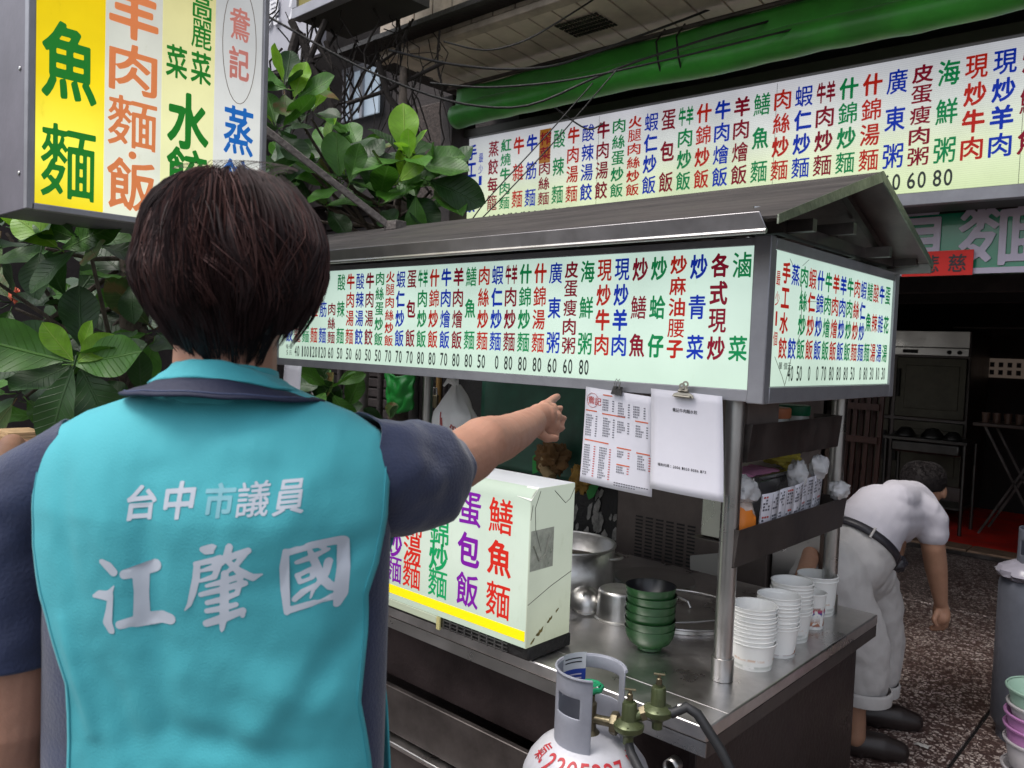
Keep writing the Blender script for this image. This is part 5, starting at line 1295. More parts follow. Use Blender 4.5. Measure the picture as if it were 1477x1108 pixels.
def add_leaf(parent, base, direction, up, size, m, kind):
    o = bpy.data.objects.new('leaf', leaf_mesh(kind, m)); COL.objects.link(o)
    y = Vector(direction).normalized(); z = Vector(up) - y * Vector(up).dot(y); z.normalize(); x = y.cross(z)
    M = Matrix((x, y, z)).transposed().to_4x4(); M = Matrix.Translation(base) @ M @ Matrix.Diagonal((size, size, size, 1))
    o.parent = parent; o.matrix_parent_inverse = wm(parent).inverted(); o.matrix_basis = M
    return o
BARK = mat('grey_brown_bark', (.09, .07, .055), .85, var=.5, vscale=20, bump=.5, bscale=40)
rl = random.Random(11)
CAMR = Vector(MW @ np.array([1, 0, 0])); CAMU = Vector(MW @ np.array([0, 1, 0])); CAMB = Vector(MW @ np.array([0, 0, 1]))
def rosette(parent, c, n_, size, axis=(0, 0, 1), young=2, spread=1., dark=.5, branch=None):
    axis = Vector(axis).normalized(); a0 = rl.uniform(0, 6.28)
    ref = axis.orthogonal().normalized(); ref2 = axis.cross(ref)
    if branch is not None: MB().tube([branch, (Vector(branch) + c) / 2 + Vector((0, 0, -.03)), c - axis * .02], [.012, .009, .006], 7).build('branch', BARK, parent)
    for i in range(n_):
        a = a0 + i * 2.4; el = R(66 - 78 * (i / n_) ** .8 * spread) if i >= young else R(rl.uniform(55, 80))
        d = (ref * math.cos(a) + ref2 * math.sin(a)) * math.cos(el) + axis * math.sin(el)
        s = size * (rl.uniform(.82, 1.12) if i >= young else rl.uniform(.5, .8))
        m = LY if i < young else (LW if rl.random() < .07 else LD if rl.random() < dark else LM); s *= 1 if i < young else rl.choice((.7, .9, 1, 1.08))
        add_leaf(parent, c + d * .02 + d * s * .14, d, axis + Vector((rl.uniform(-.3, .3),) * 3), s, m, rl.randrange(7))
def plant(name, loc, label): return thing(name, loc, label, 'tree')
# left tree, below the yellow box
pA = plant('large_leaved_tree', (-3.25, 1.35, 0), 'glossy large leaved tree filling the left side below the yellow light box')
MB().tube([(-3.3, 1.4, 0), (-3.27, 1.38, .8), (-3.3, 1.35, 1.4), (-3.22, 1.3, 2.0), (-3.3, 1.4, 2.6)], [.06, .05, .045, .035, .02], 12).build('trunk', BARK, pA)
tA = Vector((-3.27, 1.36, 1.5))
toward = CAMB
for u, v, d, n_, s, yg in ((62, 352, 2.9, 8, .27, 1), (125, 352, 2.75, 7, .25, 0), (118, 520, 2.75, 9, .25, 1), (20, 440, 3.1, 7, .24, 0), (30, 570, 2.95, 8, .26, 0), (205, 590, 2.95, 8, .25, 0), (190, 400, 3.1, 7, .24, 0), (100, 440, 3.2, 7, .25, 0), (225, 480, 3.2, 8, .24, 0), (70, 600, 3.2, 6, .25, 0), (150, 640, 3.1, 6, .22, 0), (-40, 380, 2.9, 7, .26, 1), (-40, 520, 2.9, 7, .26, 0), (5, 330, 3.0, 7, .24, 1), (150, 480, 3.4, 7, .27, 0), (60, 500, 3.4, 7, .27, 0), (230, 340, 3.3, 7, .24, 0), (300, 420, 3.5, 7, .26, 0)):
    c = at(u, v, d); rosette(pA, c, n_, s * .92, Vector((0, 0, .75)) + toward * .75 + CAMR * rl.uniform(-.3, .3), yg, 1.25, .72, branch=tA + Vector((rl.uniform(-.04, .04), 0, rl.uniform(-.3, .4))))
# middle tree, above the stall roof
pB = plant('large_leaved_tree', (-3.55, 2.95, 0), 'large leaved tree with bright new leaves above the left half of the stall roof')
MB().tube([(-3.6, 3.0, 0), (-3.55, 2.95, 1.2), (-3.5, 2.85, 1.9), (-3.4, 2.8, 2.4), (-3.6, 2.95, 3.1)], [.07, .06, .045, .035, .02], 12).build('trunk', BARK, pB)
tB = Vector((-3.45, 2.82, 2.1))
for u, v, d, n_, s, yg in ((590, 232, 3.75, 8, .26, 2), (500, 262, 3.85, 9, .25, 2), (470, 225, 4.0, 7, .26, 1), (578, 272, 3.85, 8, .26, 1), (620, 270, 3.9, 7, .25, 0), (545, 300, 3.8, 7, .25, 0), (400, 190, 3.7, 8, .26, 1), (410, 130, 3.7, 7, .25, 1), (430, 260, 4.1, 8, .25, 0), (395, 250, 4.0, 7, .25, 0), (450, 165, 3.9, 6, .2, 1), (520, 225, 4.2, 6, .24, 0), (600, 300, 3.95, 6, .24, 0), (380, 300, 4.2, 6, .26, 0), (470, 300, 4.1, 6, .25, 0)):
    c = at(u, v, d); rosette(pB, c, n_, s * .86, Vector((0, 0, .9)) + toward * .6 + CAMR * rl.uniform(-.35, .35), yg, 1.15, .5, branch=tB + Vector((rl.uniform(-.05, .05), 0, rl.uniform(-.2, .2))))
# featured bright leaves (upright ones read clearly in the picture)
for u, v, d, du, dv, s, m, par, k in ((585, 222, 3.70, -.05, 1, .24, LY, pB, 0), (590, 228, 3.67, .0, 1, .13, LY, pB, 1), (490, 255, 3.75, -.1, 1, .22, LM, pB, 2), (505, 262, 3.70, .3, 1, .18, LM, pB, 3), (575, 262, 3.68, .6, .5, .17, LY, pB, 4), (600, 238, 3.8, 1, .22, .24, LM, pB, 5), (620, 262, 3.75, 1, -.35, .27, LD, pB, 2), (600, 285, 3.75, .0, -1, .2, LM, pB, 6),
                                       (82, 356, 2.72, -.9, .7, .19, LY, pA, 0), (92, 360, 2.7, 1, .5, .24, LM, pA, 5), (105, 520, 2.6, -.5, .7, .15, LY, pA, 4), (112, 522, 2.58, .8, .6, .14, LY, pA, 2), (108, 525, 2.58, 1, .15, .24, LM, pA, 3), (92, 520, 2.6, -1, .25, .30, LM, pA, 1), (105, 532, 2.55, -.35, -1, .28, LD, pA, 6), (118, 532, 2.6, .5, -1, .26, LD, pA, 5),
                                       (412, 128, 3.6, -.9, .3, .24, LM, pB, 3), (425, 140, 3.65, .3, 1, .17, LY, pB, 5), (430, 142, 3.65, 1, .45, .2, LM, pB, 1)):
    dr = CAMR * du + CAMU * dv + CAMB * .12; add_leaf(par, at(u, v, d), dr, CAMB + CAMU * .35, s, m, k)
# dark hanging leaves seen under the menu box
pC = plant('leafy_shrub', (-4.0, 2.6, 0), 'dim leafy shrub seen under the left end of the stall menu box')
MB().tube([(-3.9, 2.7, 0), (-3.85, 2.65, .8), (-3.8, 2.6, 1.4)], [.03, .025, .015], 8).build('stem', BARK, pC)
for u, v, d, n_, s in ((475, 560, 4.3, 7, .2), (495, 600, 4.4, 7, .2), (460, 590, 4.4, 6, .2), (560, 610, 4.3, 5, .12), (440, 560, 4.5, 6, .2)):
    rosette(pC, at(u, v, d), n_, s, Vector((0, 0, .6)) + toward * .8, 0, 1.2, .7)
# dark tangle of bare vines
vn = thing('bare_vines', (-4.6, 3.8, 2.0), 'tangle of bare dark vines hanging left of the arcade beam', 'vines')
VM = mat('dark_vine', (.018, .013, .011), .9, bump=.3)
rv = random.Random(5)
for i in range(48):
    u0, v0 = rv.uniform(395, 640), rv.uniform(-10, 110); u1, v1 = u0 + rv.uniform(-90, 90), v0 + rv.uniform(40, 230)
    if u1 > 655: u1 = 655
    d0 = rv.uniform(4.5, 5.0); pts = []
    for t in range(8):
        q = t / 7; pts.append(at(u0 + (u1 - u0) * q + 26 * noise.noise((q * 3, i, 0)) + 8 * noise.noise((q * 9, i, 2)), v0 + (v1 - v0) * q + 22 * math.sin(q * 3.14) * rv.uniform(-.2, 1) * .6, d0 + .15 * noise.noise((q * 2, i, 5))))
    rr_ = rv.choice((.003, .004, .006, .009)); MB().tube(pts, [rr_ * (1.15 - .06 * t) for t in range(8)], 6).build('vine', VM, vn)
for pts, r_ in (([(430, 45), (412, 110), (418, 170), (405, 200)], .03), ([(440, 80), (470, 130), (490, 190), (520, 240)], .016), ([(545, 90), (560, 140), (600, 190)], .018), ([(500, 150), (560, 130), (640, 90)], .012), ([(420, 30), (450, 90), (400, 110)], .022), ([(470, 30), (440, 100), (380, 112)], .02), ([(455, 60), (480, 100), (470, 60)], .015)):
    MB().tube([at(u, v, 4.55) for u, v in pts], r_, 8).build('vine', VM, vn)
dk = MB()
struct(MB().box(-8.5, -4.3, 4.7, 4.8, 2.9, 5.4).build('dark_vine_backing', DARKWALL))  # added backing sheet, coloured dark for the shade behind the vines
# electric cables
cb = (([(380, 20), (520, 100), (650, 150), (760, 160), (880, 100), (1100, 30), (1500, -60)], 4.2, .009, 'thick black cable sagging from the vines across the soffit'),
      ([(560, 72), (640, 92), (720, 101), (800, 98), (900, 60), (1010, 20), (1100, -20)], 4.4, .010, 'twisted black cable under the soffit panels near the beam'),
      ([(640, 60), (700, 76), (760, 60), (840, 10), (870, -10)], 4.3, .007, 'black cable looping up from the beam to the top edge'),
      ([(855, 120), (780, 205), (700, 290), (680, 318)], 3.9, .0045, 'thin black wire crossing the left end of the upper menu sign'),
      ([(890, 100), (800, 205), (715, 295), (690, 320)], 3.9, .0045, 'second thin wire just right of the first across the upper menu sign'),
      ([(800, 155), (822, 172), (850, 190), (870, 178)], 3.95, .006, 'short loop of cable under the rolled green awning'),
      ([(620, 120), (700, 128), (820, 118), (1000, 78), (1200, 28), (1480, -30)], 4.05, .008, 'black cable running along the top of the green awning'))
for pts, d, r_, lbl in cb:
    P_ = []
    for k in range(len(pts) - 1):
        for t in range(5): q = t / 5; P_.append(at(pts[k][0] + (pts[k + 1][0] - pts[k][0]) * q, pts[k][1] + (pts[k + 1][1] - pts[k][1]) * q, d + .03 * math.sin(k + q)))
    P_.append(at(*pts[-1], d))
    for _ in range(4): P_ = [P_[0]] + [(P_[j - 1] + P_[j] * 2 + P_[j + 1]) / 4 for j in range(1, len(P_) - 1)] + [P_[-1]]
    tag(MB().tube(P_, r_ * .72, 8).build('electric_cable', BLACK), lbl, 'cable')
# angled strut from the wall to the stall roof
AGM = mat('rusty_angle_iron', (.17, .15, .14), .75, .3, var=.4, vscale=60, bump=.3)
sr = thing('angle_strut', at(565, 330, 3.5), 'grey angle iron strut slanting down through the leaves onto the stall roof', 'strut')
mb = MB(); mb.beam(at(378, 183, 3.35), at(566, 330, 3.45), .028, .028); mb.build('bar', AGM, sr, bevel=.003)
mb = MB(); q = at(570, 326, 3.44); mb.box(q.x - .04, q.x + .04, q.y - .03, q.y + .03, q.z - .02, q.z + .02); mb.build('foot_bracket', AGM, sr, bevel=.003)

for i, (u, v, lb_) in enumerate(((566, 1062, 'pale paper scrap on the dark ground under the stall front'), (640, 1085, 'brown dry leaf on the ground under the stall front'), (1330, 1075, 'tiny paper scrap on the terrazzo by the floor joint'))):
    q = onp(u, v, 2, .004 if i == 2 else -.016); mb = MB(); mb.grid(lambda a, b: (q.x + (a - .5) * .05 + .01 * noise.noise((a * 3, b * 3, i)), q.y + (b - .5) * .03, q.z + .006 * abs(noise.noise((a * 4, b * 4, i + 7)))), 6, 6)
    tag(mb.build('litter', (mat('scrap_paper', (.5, .48, .45), .8), WT, MATS['scrap_paper'])[i], solid=.001), lb_, 'litter')
# left side odds and ends
sdt = thing('side_table', (-3.2, 1.0, 0), 'pale side table partly hidden behind the person at the lower left', 'table')
q = at(15, 690, 2.6)
MB().box(q.x - .5, q.x + .5, q.y - .2, q.y + .3, q.z - .03, q.z).build('table_top', mat('pale_table_top', (.35, .28, .26), .5, var=.2), sdt, bevel=.004)
for a, b in ((-.45, -.15), (.45, -.15), (-.45, .25), (.45, .25)): MB().tube([(q.x + a, q.y + b, 0), (q.x + a, q.y + b, q.z - .03)], .016, 8).build('leg', DSTEEL, sdt)
SW_ = mat('pale_wood_strips', (.5, .33, .17), .7, var=.3, vscale=30, stretch=(1, 1, 20))
for nm, (u, v), wd, k, lb_ in (('wood_stack', (27, 690), .07, 18, 'neat stack of thin pale wooden trays at the far left'), ('wood_stack', (-6, 690), .05, 12, 'lower stack of pale wooden trays cut by the left edge')):
    q = at(u, v, 2.6); t = thing(nm, q, lb_, 'wooden trays', 'stacks of pale wooden trays')
    for i in range(k): MB().box(q.x - wd + rv.uniform(-.004, .004), q.x + wd, q.y - .05 + rv.uniform(-.004, .004), q.y + .05, q.z + i * .0088, q.z + i * .0088 + .0075).build('tray', SW_, t)
for i, (u, v, d, s, c_, lb_) in enumerate(((100, 612, 2.9, .05, (.35, .16, .13), 'brownish pink husk behind the left shoulder'), (75, 620, 2.8, .045, (.42, .25, .2), 'pale brown husk at the edge of the pale table'), (22, 425, 3.9, .05, (.6, .12, .06), 'small orange red flower glimpsed between the left leaves'))):
    o = crumple(at(u, v, d), (s, s * .5, s * .7), amp=.6, seed=50 + i).build('dry_husk' if i < 2 else 'flower', mat('husk_%s' % 'abc'[i], c_, .7)); tag(o, lb_, 'husk' if i < 2 else 'flower')

# ================================================================== PEOPLE
SKIN = mat('warm_skin', (.46, .24, .165), .55, var=.1, vscale=14, bump=.07, bscale=150, sss=.08, spec=.4)
SKIN2 = mat('tanned_skin', (.36, .19, .12), .55, var=.15, vscale=9, bump=.06, bscale=60, sss=.06)
# ---- person in the turquoise vest, seen from behind. local frame: r = right, f = away from the camera
r_ax = Vector((CAMR.x, CAMR.y, 0)).normalized(); f_ax = Vector((-r_ax.y, r_ax.x, 0))
U0, DC = 325, .95
base_r = Vector(EYE).dot(r_ax) + ((U0 - CX) / FPX) * DC
def LP(x, y, z): return r_ax * (base_r + x) + f_ax * (DC + y) + Vector((0, 0, z))
def pl(u, v, d=.93):                                # pixel at depth d -> local x, z
    q = at(u, v, d); return (q.dot(r_ax) - base_r, q.z)
def loc(u, v, d):
    q = at(u, v, d); return q
pe = thing('person', LP(0, 0, 0), 'person in a turquoise vest over a navy shirt, back turned, pointing at the stall', 'person')
rid = sorted([pl(u, v, .95) for u, v in ((30, 668), (50, 640), (85, 614), (130, 590), (185, 572), (240, 552), (325, 544), (405, 550), (440, 566), (500, 590), (545, 618), (572, 648))])
def interp(tab, x):
    if x <= tab[0][0]: return tab[0][1]
    for (a, b), (c, d) in zip(tab, tab[1:]):
        if x <= c: return b + (d - b) * (x - a) / (c - a)
    return tab[-1][1]
edgeL = sorted([(z, x) for x, z in (pl(u, v, .9) for u, v in ((52, 640), (42, 670), (44, 740), (52, 810), (70, 880), (92, 945), (113, 1005), (114, 1050), (112, 1108), (108, 1300)))])
edgeR = sorted([(z, x) for x, z in (pl(u, v, .9) for u, v in ((545, 620), (553, 650), (558, 700), (556, 760), (545, 830), (531, 880), (529, 935), (521, 1030), (527, 1070), (532, 1108), (545, 1300)))])
BT = [(.7, .118), (.95, .112), (1.1, .106), (1.25, .112), (1.35, .118), (1.45, .11)]
FOLDS = [((210, 690), (235, 1050), 26, -.007), ((120, 640), (215, 900), 30, .004), ((470, 780), (530, 1000), 26, -.006), ((255, 600), (300, 690), 22, -.004), ((480, 640), (380, 800), 30, .005), ((545, 780), (430, 830), 22, -.006), ((430, 1000), (330, 1108), 34, .007), ((520, 900), (400, 1060), 24, -.006),
         ((330, 960), (480, 1040), 30, .006), ((150, 960), (200, 1108), 20, -.005), ((300, 640), (420, 640), 30, .003), ((85, 900), (130, 1060), 12, .005), ((240, 1060), (420, 1100), 24, -.006), ((360, 700), (340, 800), 26, .003), ((70, 660), (110, 860), 18, -.004), ((430, 590), (520, 740), 26, -.004)]
FL = []
for a, b, wd, am in FOLDS:
    a = Vector(pl(*a, .86)); b = Vector(pl(*b, .86)); FL.append((a, b, wd / FPX * .86, am))
def folds(x, z):
    s = .0036 * noise.noise((x * 9, z * 5, 1)) + .0022 * (abs(noise.noise((x * 13 + z * 6, z * 7 - x * 5, 12))) - .25) + .0018 * noise.noise((x * 22 + z * 8, z * 14, 4)) + .0009 * noise.noise((x * 50, z * 40, 7))
    p = Vector((x, z))
    for a, b, wd, am in FL:
        d = b - a; t = max(0, min(1, (p - a).dot(d) / d.length_squared)); q = (p - a - d * t).length / wd
        s += am * math.exp(-q * q) * math.sin(math.pi * (.15 + .7 * t)) * 1.15
    return s
def back(x, z, A_=.222, off=0., fold=1.):           # forward coordinate of the back surface
    d = max(0, interp(rid, x) + off - z); g = (1 - math.exp(-d / .05)) ** .62
    lat = max(0, 1 - abs((x + .0) / A_) ** 3.0) ** .5
    return -(interp(BT, z) + off) * lat * g - (folds(x, z) * min(1, d * 14) * fold)
ZH = .82
VEST = mat('turquoise_vest_cloth', (.065, .40, .46), .72, var=.08, vscale=5, bump=.10, bscale=420, spec=.3, sheen=.1)
NAVY = mat('navy_knit', (.022, .033, .085), .85, var=.3, vscale=9, bump=.15, bscale=240, sheen=.3)
NAVT = mat('navy_trim', (.012, .016, .045), .7, bump=.1, bscale=200)
def vest_pt(u, v, front=False):
    ze = ZH + (pl(50, 640, .93)[1] - ZH) * v
    x = interp(edgeL, ze) + (interp(edgeR, ze) - interp(edgeL, ze)) * u
    z = ZH + (interp(rid, x) - ZH) * v
    if front: return LP(x, .10 * (1 - math.exp(-(1 - v) * 12)) ** .6 * max(0, 1 - abs(x / .222) ** 3) ** .5 + .012, z)
    return LP(x, back(x, z) + .004 * 0, z)
me_v = MB(); NV = 150
def vf(u, v):
    if v <= .72: return vest_pt(u, v / .72)
    return vest_pt(u, 1 - (v - .72) / .28, True)
me_v.grid(vf, 110, 220)
me_v.build('vest', VEST, pe, solid=.0022)
# stitched edge along the armholes
for fn_e in (0.012, .988):
    MB().tube([vest_pt(fn_e, t / 60) - f_ax * .0006 for t in range(4, 60)], .0009, 5).build('seam', mat('vest_seam', (.04, .30, .36), .6), pe)
# navy shirt body
def sh(u, v):
    a = u * 6.28318; x = .203 * math.sin(a) ; s = -math.cos(a)
    z = ZH - .02 + (interp(rid, x) - .006 - ZH + .02) * v
    if s < 0: y = back(x, z, .2035, -.006, .6) + .003
    else: y = .10 * max(0, 1 - abs(x / .2035) ** 2.5) ** .5 * (1 - math.exp(-(interp(rid, x) - z) / .05)) ** .6
    return LP(x, y, z)
MB().grid(sh, 120, 70).build('shirt', NAVY, pe)
def cloth_tube(name, pts, rad, m, parent, n=44, seg=46, amp=.006, flat=1., seed=0, up=(0, 0, 1), rings=False, solid=.002):
    pts = [Vector(p) for p in pts]; P_ = []; Rr = []
    L = len(pts) - 1
    for i in range(seg + 1):                       # Catmull-Rom
        t = i / seg * L; k = min(int(t), L - 1); q = t - k
        p0, p1, p2_, p3 = pts[max(k - 1, 0)], pts[k], pts[k + 1], pts[min(k + 2, L)]
        P_.append(.5 * ((2 * p1) + (-p0 + p2_) * q + (2 * p0 - 5 * p1 + 4 * p2_ - p3) * q * q + (-p0 + 3 * p1 - 3 * p2_ + p3) * q ** 3)); Rr.append(rad[k] + (rad[k + 1] - rad[k]) * (q * q * (3 - 2 * q)))
    mb = MB(); mb.tube(P_, Rr, n, False, flat, up)
    cen = [P_[i // n] for i in range(len(mb.v))]
    nv = []
    for i, (v, c_) in enumerate(zip(mb.v, cen)):
        v = Vector(v); d = (v - c_).normalized(); r_ = (v - c_).length
        k = amp * (noise.noise(v * 14 + Vector((seed, 0, 0))) + .6 * noise.noise(v * 34 + Vector((0, seed, 0))) + .8 * noise.noise(Vector((d.x * 1.5, d.y * 1.5, v.z * 26 + seed))))
        nv.append(tuple(v + d * k))
    mb.v = nv
    return mb.build(name, m, parent, solid=solid)
# right sleeve: shoulder to cuff
S0 = LP(.150, .01, interp(rid, .150) - .058)
sC = at(640, 672, 1.12)
cloth_tube('sleeve', [S0, at(556, 683, 1.0), at(600, 686, 1.05), sC], [.060, .072, .0735, .0500], NAVY, pe, amp=.007, seed=3, up=(0, 0, 1))
# left sleeve hangs down
SL = LP(-.160, .01, interp(rid, -.160) - .056)
l_el = at(8, 1075, .97)
cloth_tube('sleeve', [SL, at(32, 735, .955), at(18, 840, .955), at(12, 948, .955)], [.056, .060, .063, .0635], NAVY, pe, amp=.0045, seed=8, up=(0, 1, 0))
# skin: one continuous body
sk = MB()
hd = LP((328 - U0) / FPX * DC, -.005, pl(328, 385, .94)[1])
neck0 = LP(.0, .0, 1.45); neck1 = LP(.002, .0, 1.56)
limb(sk, [LP(0, .0, 1.38), neck0, neck1, hd + Vector((0, 0, -.02))], [.075, .060, .058, .055], 20)
sk.ball(hd + Vector((0, 0, .0)), (.078, .092, .103)); sk.ball(hd + f_ax * .03 + Vector((0, 0, -.055)), (.058, .06, .06)); sk.ball(hd + f_ax * .098 + Vector((0, 0, -.015)), (.012, .016, .02))
sk.ball(hd + f_ax * .085 + Vector((0, 0, -.06)), (.024, .014, .01))
for s_ in (-1, 1):
    sk.ball(hd + r_ax * .081 * s_ + Vector((0, 0, -.015)), (.010, .018, .03)); sk.ball(hd + f_ax * .086 + r_ax * .03 * s_ + Vector((0, 0, .01)), (.012, .008, .007))
sk.ball(LP(0, 0, 1.2), (.13, .07, .22)); sk.ball(LP(0, 0, .95), (.12, .07, .18)); limb(sk, [LP(-.14, 0, 1.37), LP(.14, 0, 1.37)], [.05, .05], 16)
# left arm
limb(sk, [LP(-.15, 0, 1.36), at(45, 730, .965), at(22, 840, .965), at(18, 960, .955), at(14, 1040, .96), l_el, at(18, 1150, .99), at(20, 1250, 1.03), at(22, 1330, 1.06)], [.038, .042, .046, .049, .046, .045, .043, .036, .028], 22)
# left hand
lh = at(22, 1345, 1.07); limb(sk, [lh, lh + Vector((0, 0, -.09))], [.028, .03], 14, .6)
for i in range(4):
    b = lh + r_ax * (.0 + (i - 1.5) * .0) + f_ax * (i - 1.5) * .018 + Vector((0, 0, -.10)); limb(sk, [b, b + Vector((0, 0, -.035)) + r_ax * .006, b + Vector((0, 0, -.07 + .006 * abs(i - 1))) + r_ax * .018], [.0095, .009, .0075], 10)
limb(sk, [lh + f_ax * .02 + Vector((0, 0, -.03)), lh + f_ax * .045 + Vector((0, 0, -.06)), lh + f_ax * .05 + Vector((0, 0, -.09))], [.012, .011, .009], 10)
# right arm: upper arm, elbow, forearm, wrist
el = at(696, 639, 1.215); wr = at(768, 608, 1.44)
limb(sk, [LP(.15, 0, 1.36), at(600, 678, 1.06), at(650, 670, 1.13), at(676, 656, 1.18), el, at(708, 636, 1.25), at(724, 632, 1.29), at(745, 622, 1.36), wr], [.05, .046, .0435, .0425, .040, .0395, .0365, .0325, .0265], 26)
fdir = (at(801, 573, 1.62) - wr).normalized()
# fist with the index finger straight out
kn = [at(786, 587, 1.50), at(796, 591, 1.515), at(802, 602, 1.51), at(800, 615, 1.495)]
limb(sk, [wr, at(776, 603, 1.46), at(786, 600, 1.48)], [.0262, .027, .0245], 18, .8)
for k_, r_ in zip(kn, (.0115, .0115, .011, .0095)): limb(sk, [at(776, 604, 1.46), k_], [.018, r_ + .002], 12)
limb(sk, [kn[0], at(793, 580, 1.55), at(799, 575, 1.59), at(804, 572, 1.615)], [.0105, .009, .0082, .0068], 14)
for a, mid_, tip, r_ in ((kn[1], at(808, 590, 1.54), at(806, 604, 1.53), .0086), (kn[2], at(813, 604, 1.535), at(808, 618, 1.515), .0084), (kn[3], at(811, 619, 1.52), at(802, 629, 1.50), .0076)):
    limb(sk, [a, mid_, tip, at(790, 620, 1.475)], [r_, r_, r_ * .95, r_ * .85], 14)
limb(sk, [at(771, 612, 1.435), at(777, 624, 1.435), at(788, 632, 1.445), at(801, 632, 1.465)], [.011, .0095, .0085, .0072], 14)
# knuckle bumps and forearm muscle
for k_ in kn[1:]: sk.ball(k_ + CAMU * .004 + CAMR * .002, .0095)
limb(sk, [at(690, 632, 1.21), at(706, 628, 1.26), at(722, 628, 1.31)], [.022, .026, .015], 16); limb(sk, [at(668, 690, 1.16), at(690, 668, 1.2), at(700, 662, 1.23)], [.018, .017, .012], 14)
# legs
for s_ in (-1, 1): limb(sk, [LP(.09 * s_, 0, .92), LP(.10 * s_, .01, .5), LP(.10 * s_, -.01, .09)], [.085, .06, .042], 18)
remeshed(sk, 'body', SKIN, pe, .0027, 3, disp=lambda c: .0006 * noise.noise(Vector(c) * 60))
# trousers, shoes
DN = mat('dark_trouser_cloth', (.02, .022, .03), .85, bump=.1)
tr = MB(); limb(tr, [LP(-.07, 0, .98), LP(.07, 0, .98)], [.125, .125], 20); 
for s_ in (-1, 1): limb(tr, [LP(.085 * s_, 0, .92), LP(.10 * s_, .01, .5), LP(.105 * s_, -.01, .10)], [.10, .08, .065], 20)
remeshed(tr, 'trousers', DN, pe, .012, 3)
for s_ in (-1, 1):
    b = MB(); limb(b, [LP(.105 * s_, -.05, .045), LP(.11 * s_, .06, .045), LP(.115 * s_, .15, .035)], [.045, .045, .032], 16); remeshed(b, 'shoe', BLACK, pe, .008, 3)
# collar: fold-over stand collar with a navy band
cc = LP(.002, .0, 0)
def colf(r0x, r0y, zA0, r1x, r1y, zB0, slope0, slope1, lift=0):
    def fn(u, v):
        a = u * 6.28318; rx = r0x + (r1x - r0x) * v; ry = r0y + (r1y - r0y) * v
        bk_ = .5 - .5 * math.cos(a)                      # 1 at the back (a = pi)
        x = rx * math.sin(a); y = ry * math.cos(a)
        zz0 = zA0 - slope0 * (abs(math.sin(a)) ** 2) - .02 * (1 - bk_); zz1 = zB0 - slope1 * (abs(math.sin(a)) ** 2.2) - .02 * max(0, .5 - bk_) * 2
        return LP(.002 + x, y, zz0 + (zz1 - zz0) * v + .0016 * noise.noise((a * 3, v * 3, 2)))
    return fn
zt0 = pl(325, 519, .88)[1]; zm0 = pl(325, 546, .87)[1]; zb0 = pl(325, 571, .86)[1]
MB().grid(colf(.064, .066, zt0, .086, .082, zm0, .012, .014), 90, 8).build('collar', VEST, pe, solid=.003)
MB().grid(colf(.0865, .0825, zm0, .117, .106, zb0, .010, .006), 90, 6).build('collar_band', NAVT, pe, solid=.003)
fn_c = colf(.0865, .0825, zm0, .117, .106, zb0, .010, .006)
MB().tube([fn_c(.5 + (t - 30) / 150, .78) - f_ax * .001 for t in range(61)], .0008, 5).build('stitch_line', mat('stitch_blue', (.06, .08, .16), .7), pe)
MB().grid(colf(.060, .062, zt0 - .003, .066, .066, zt0 - .05, .0, .0), 60, 4).build('collar_lining', VEST, pe)
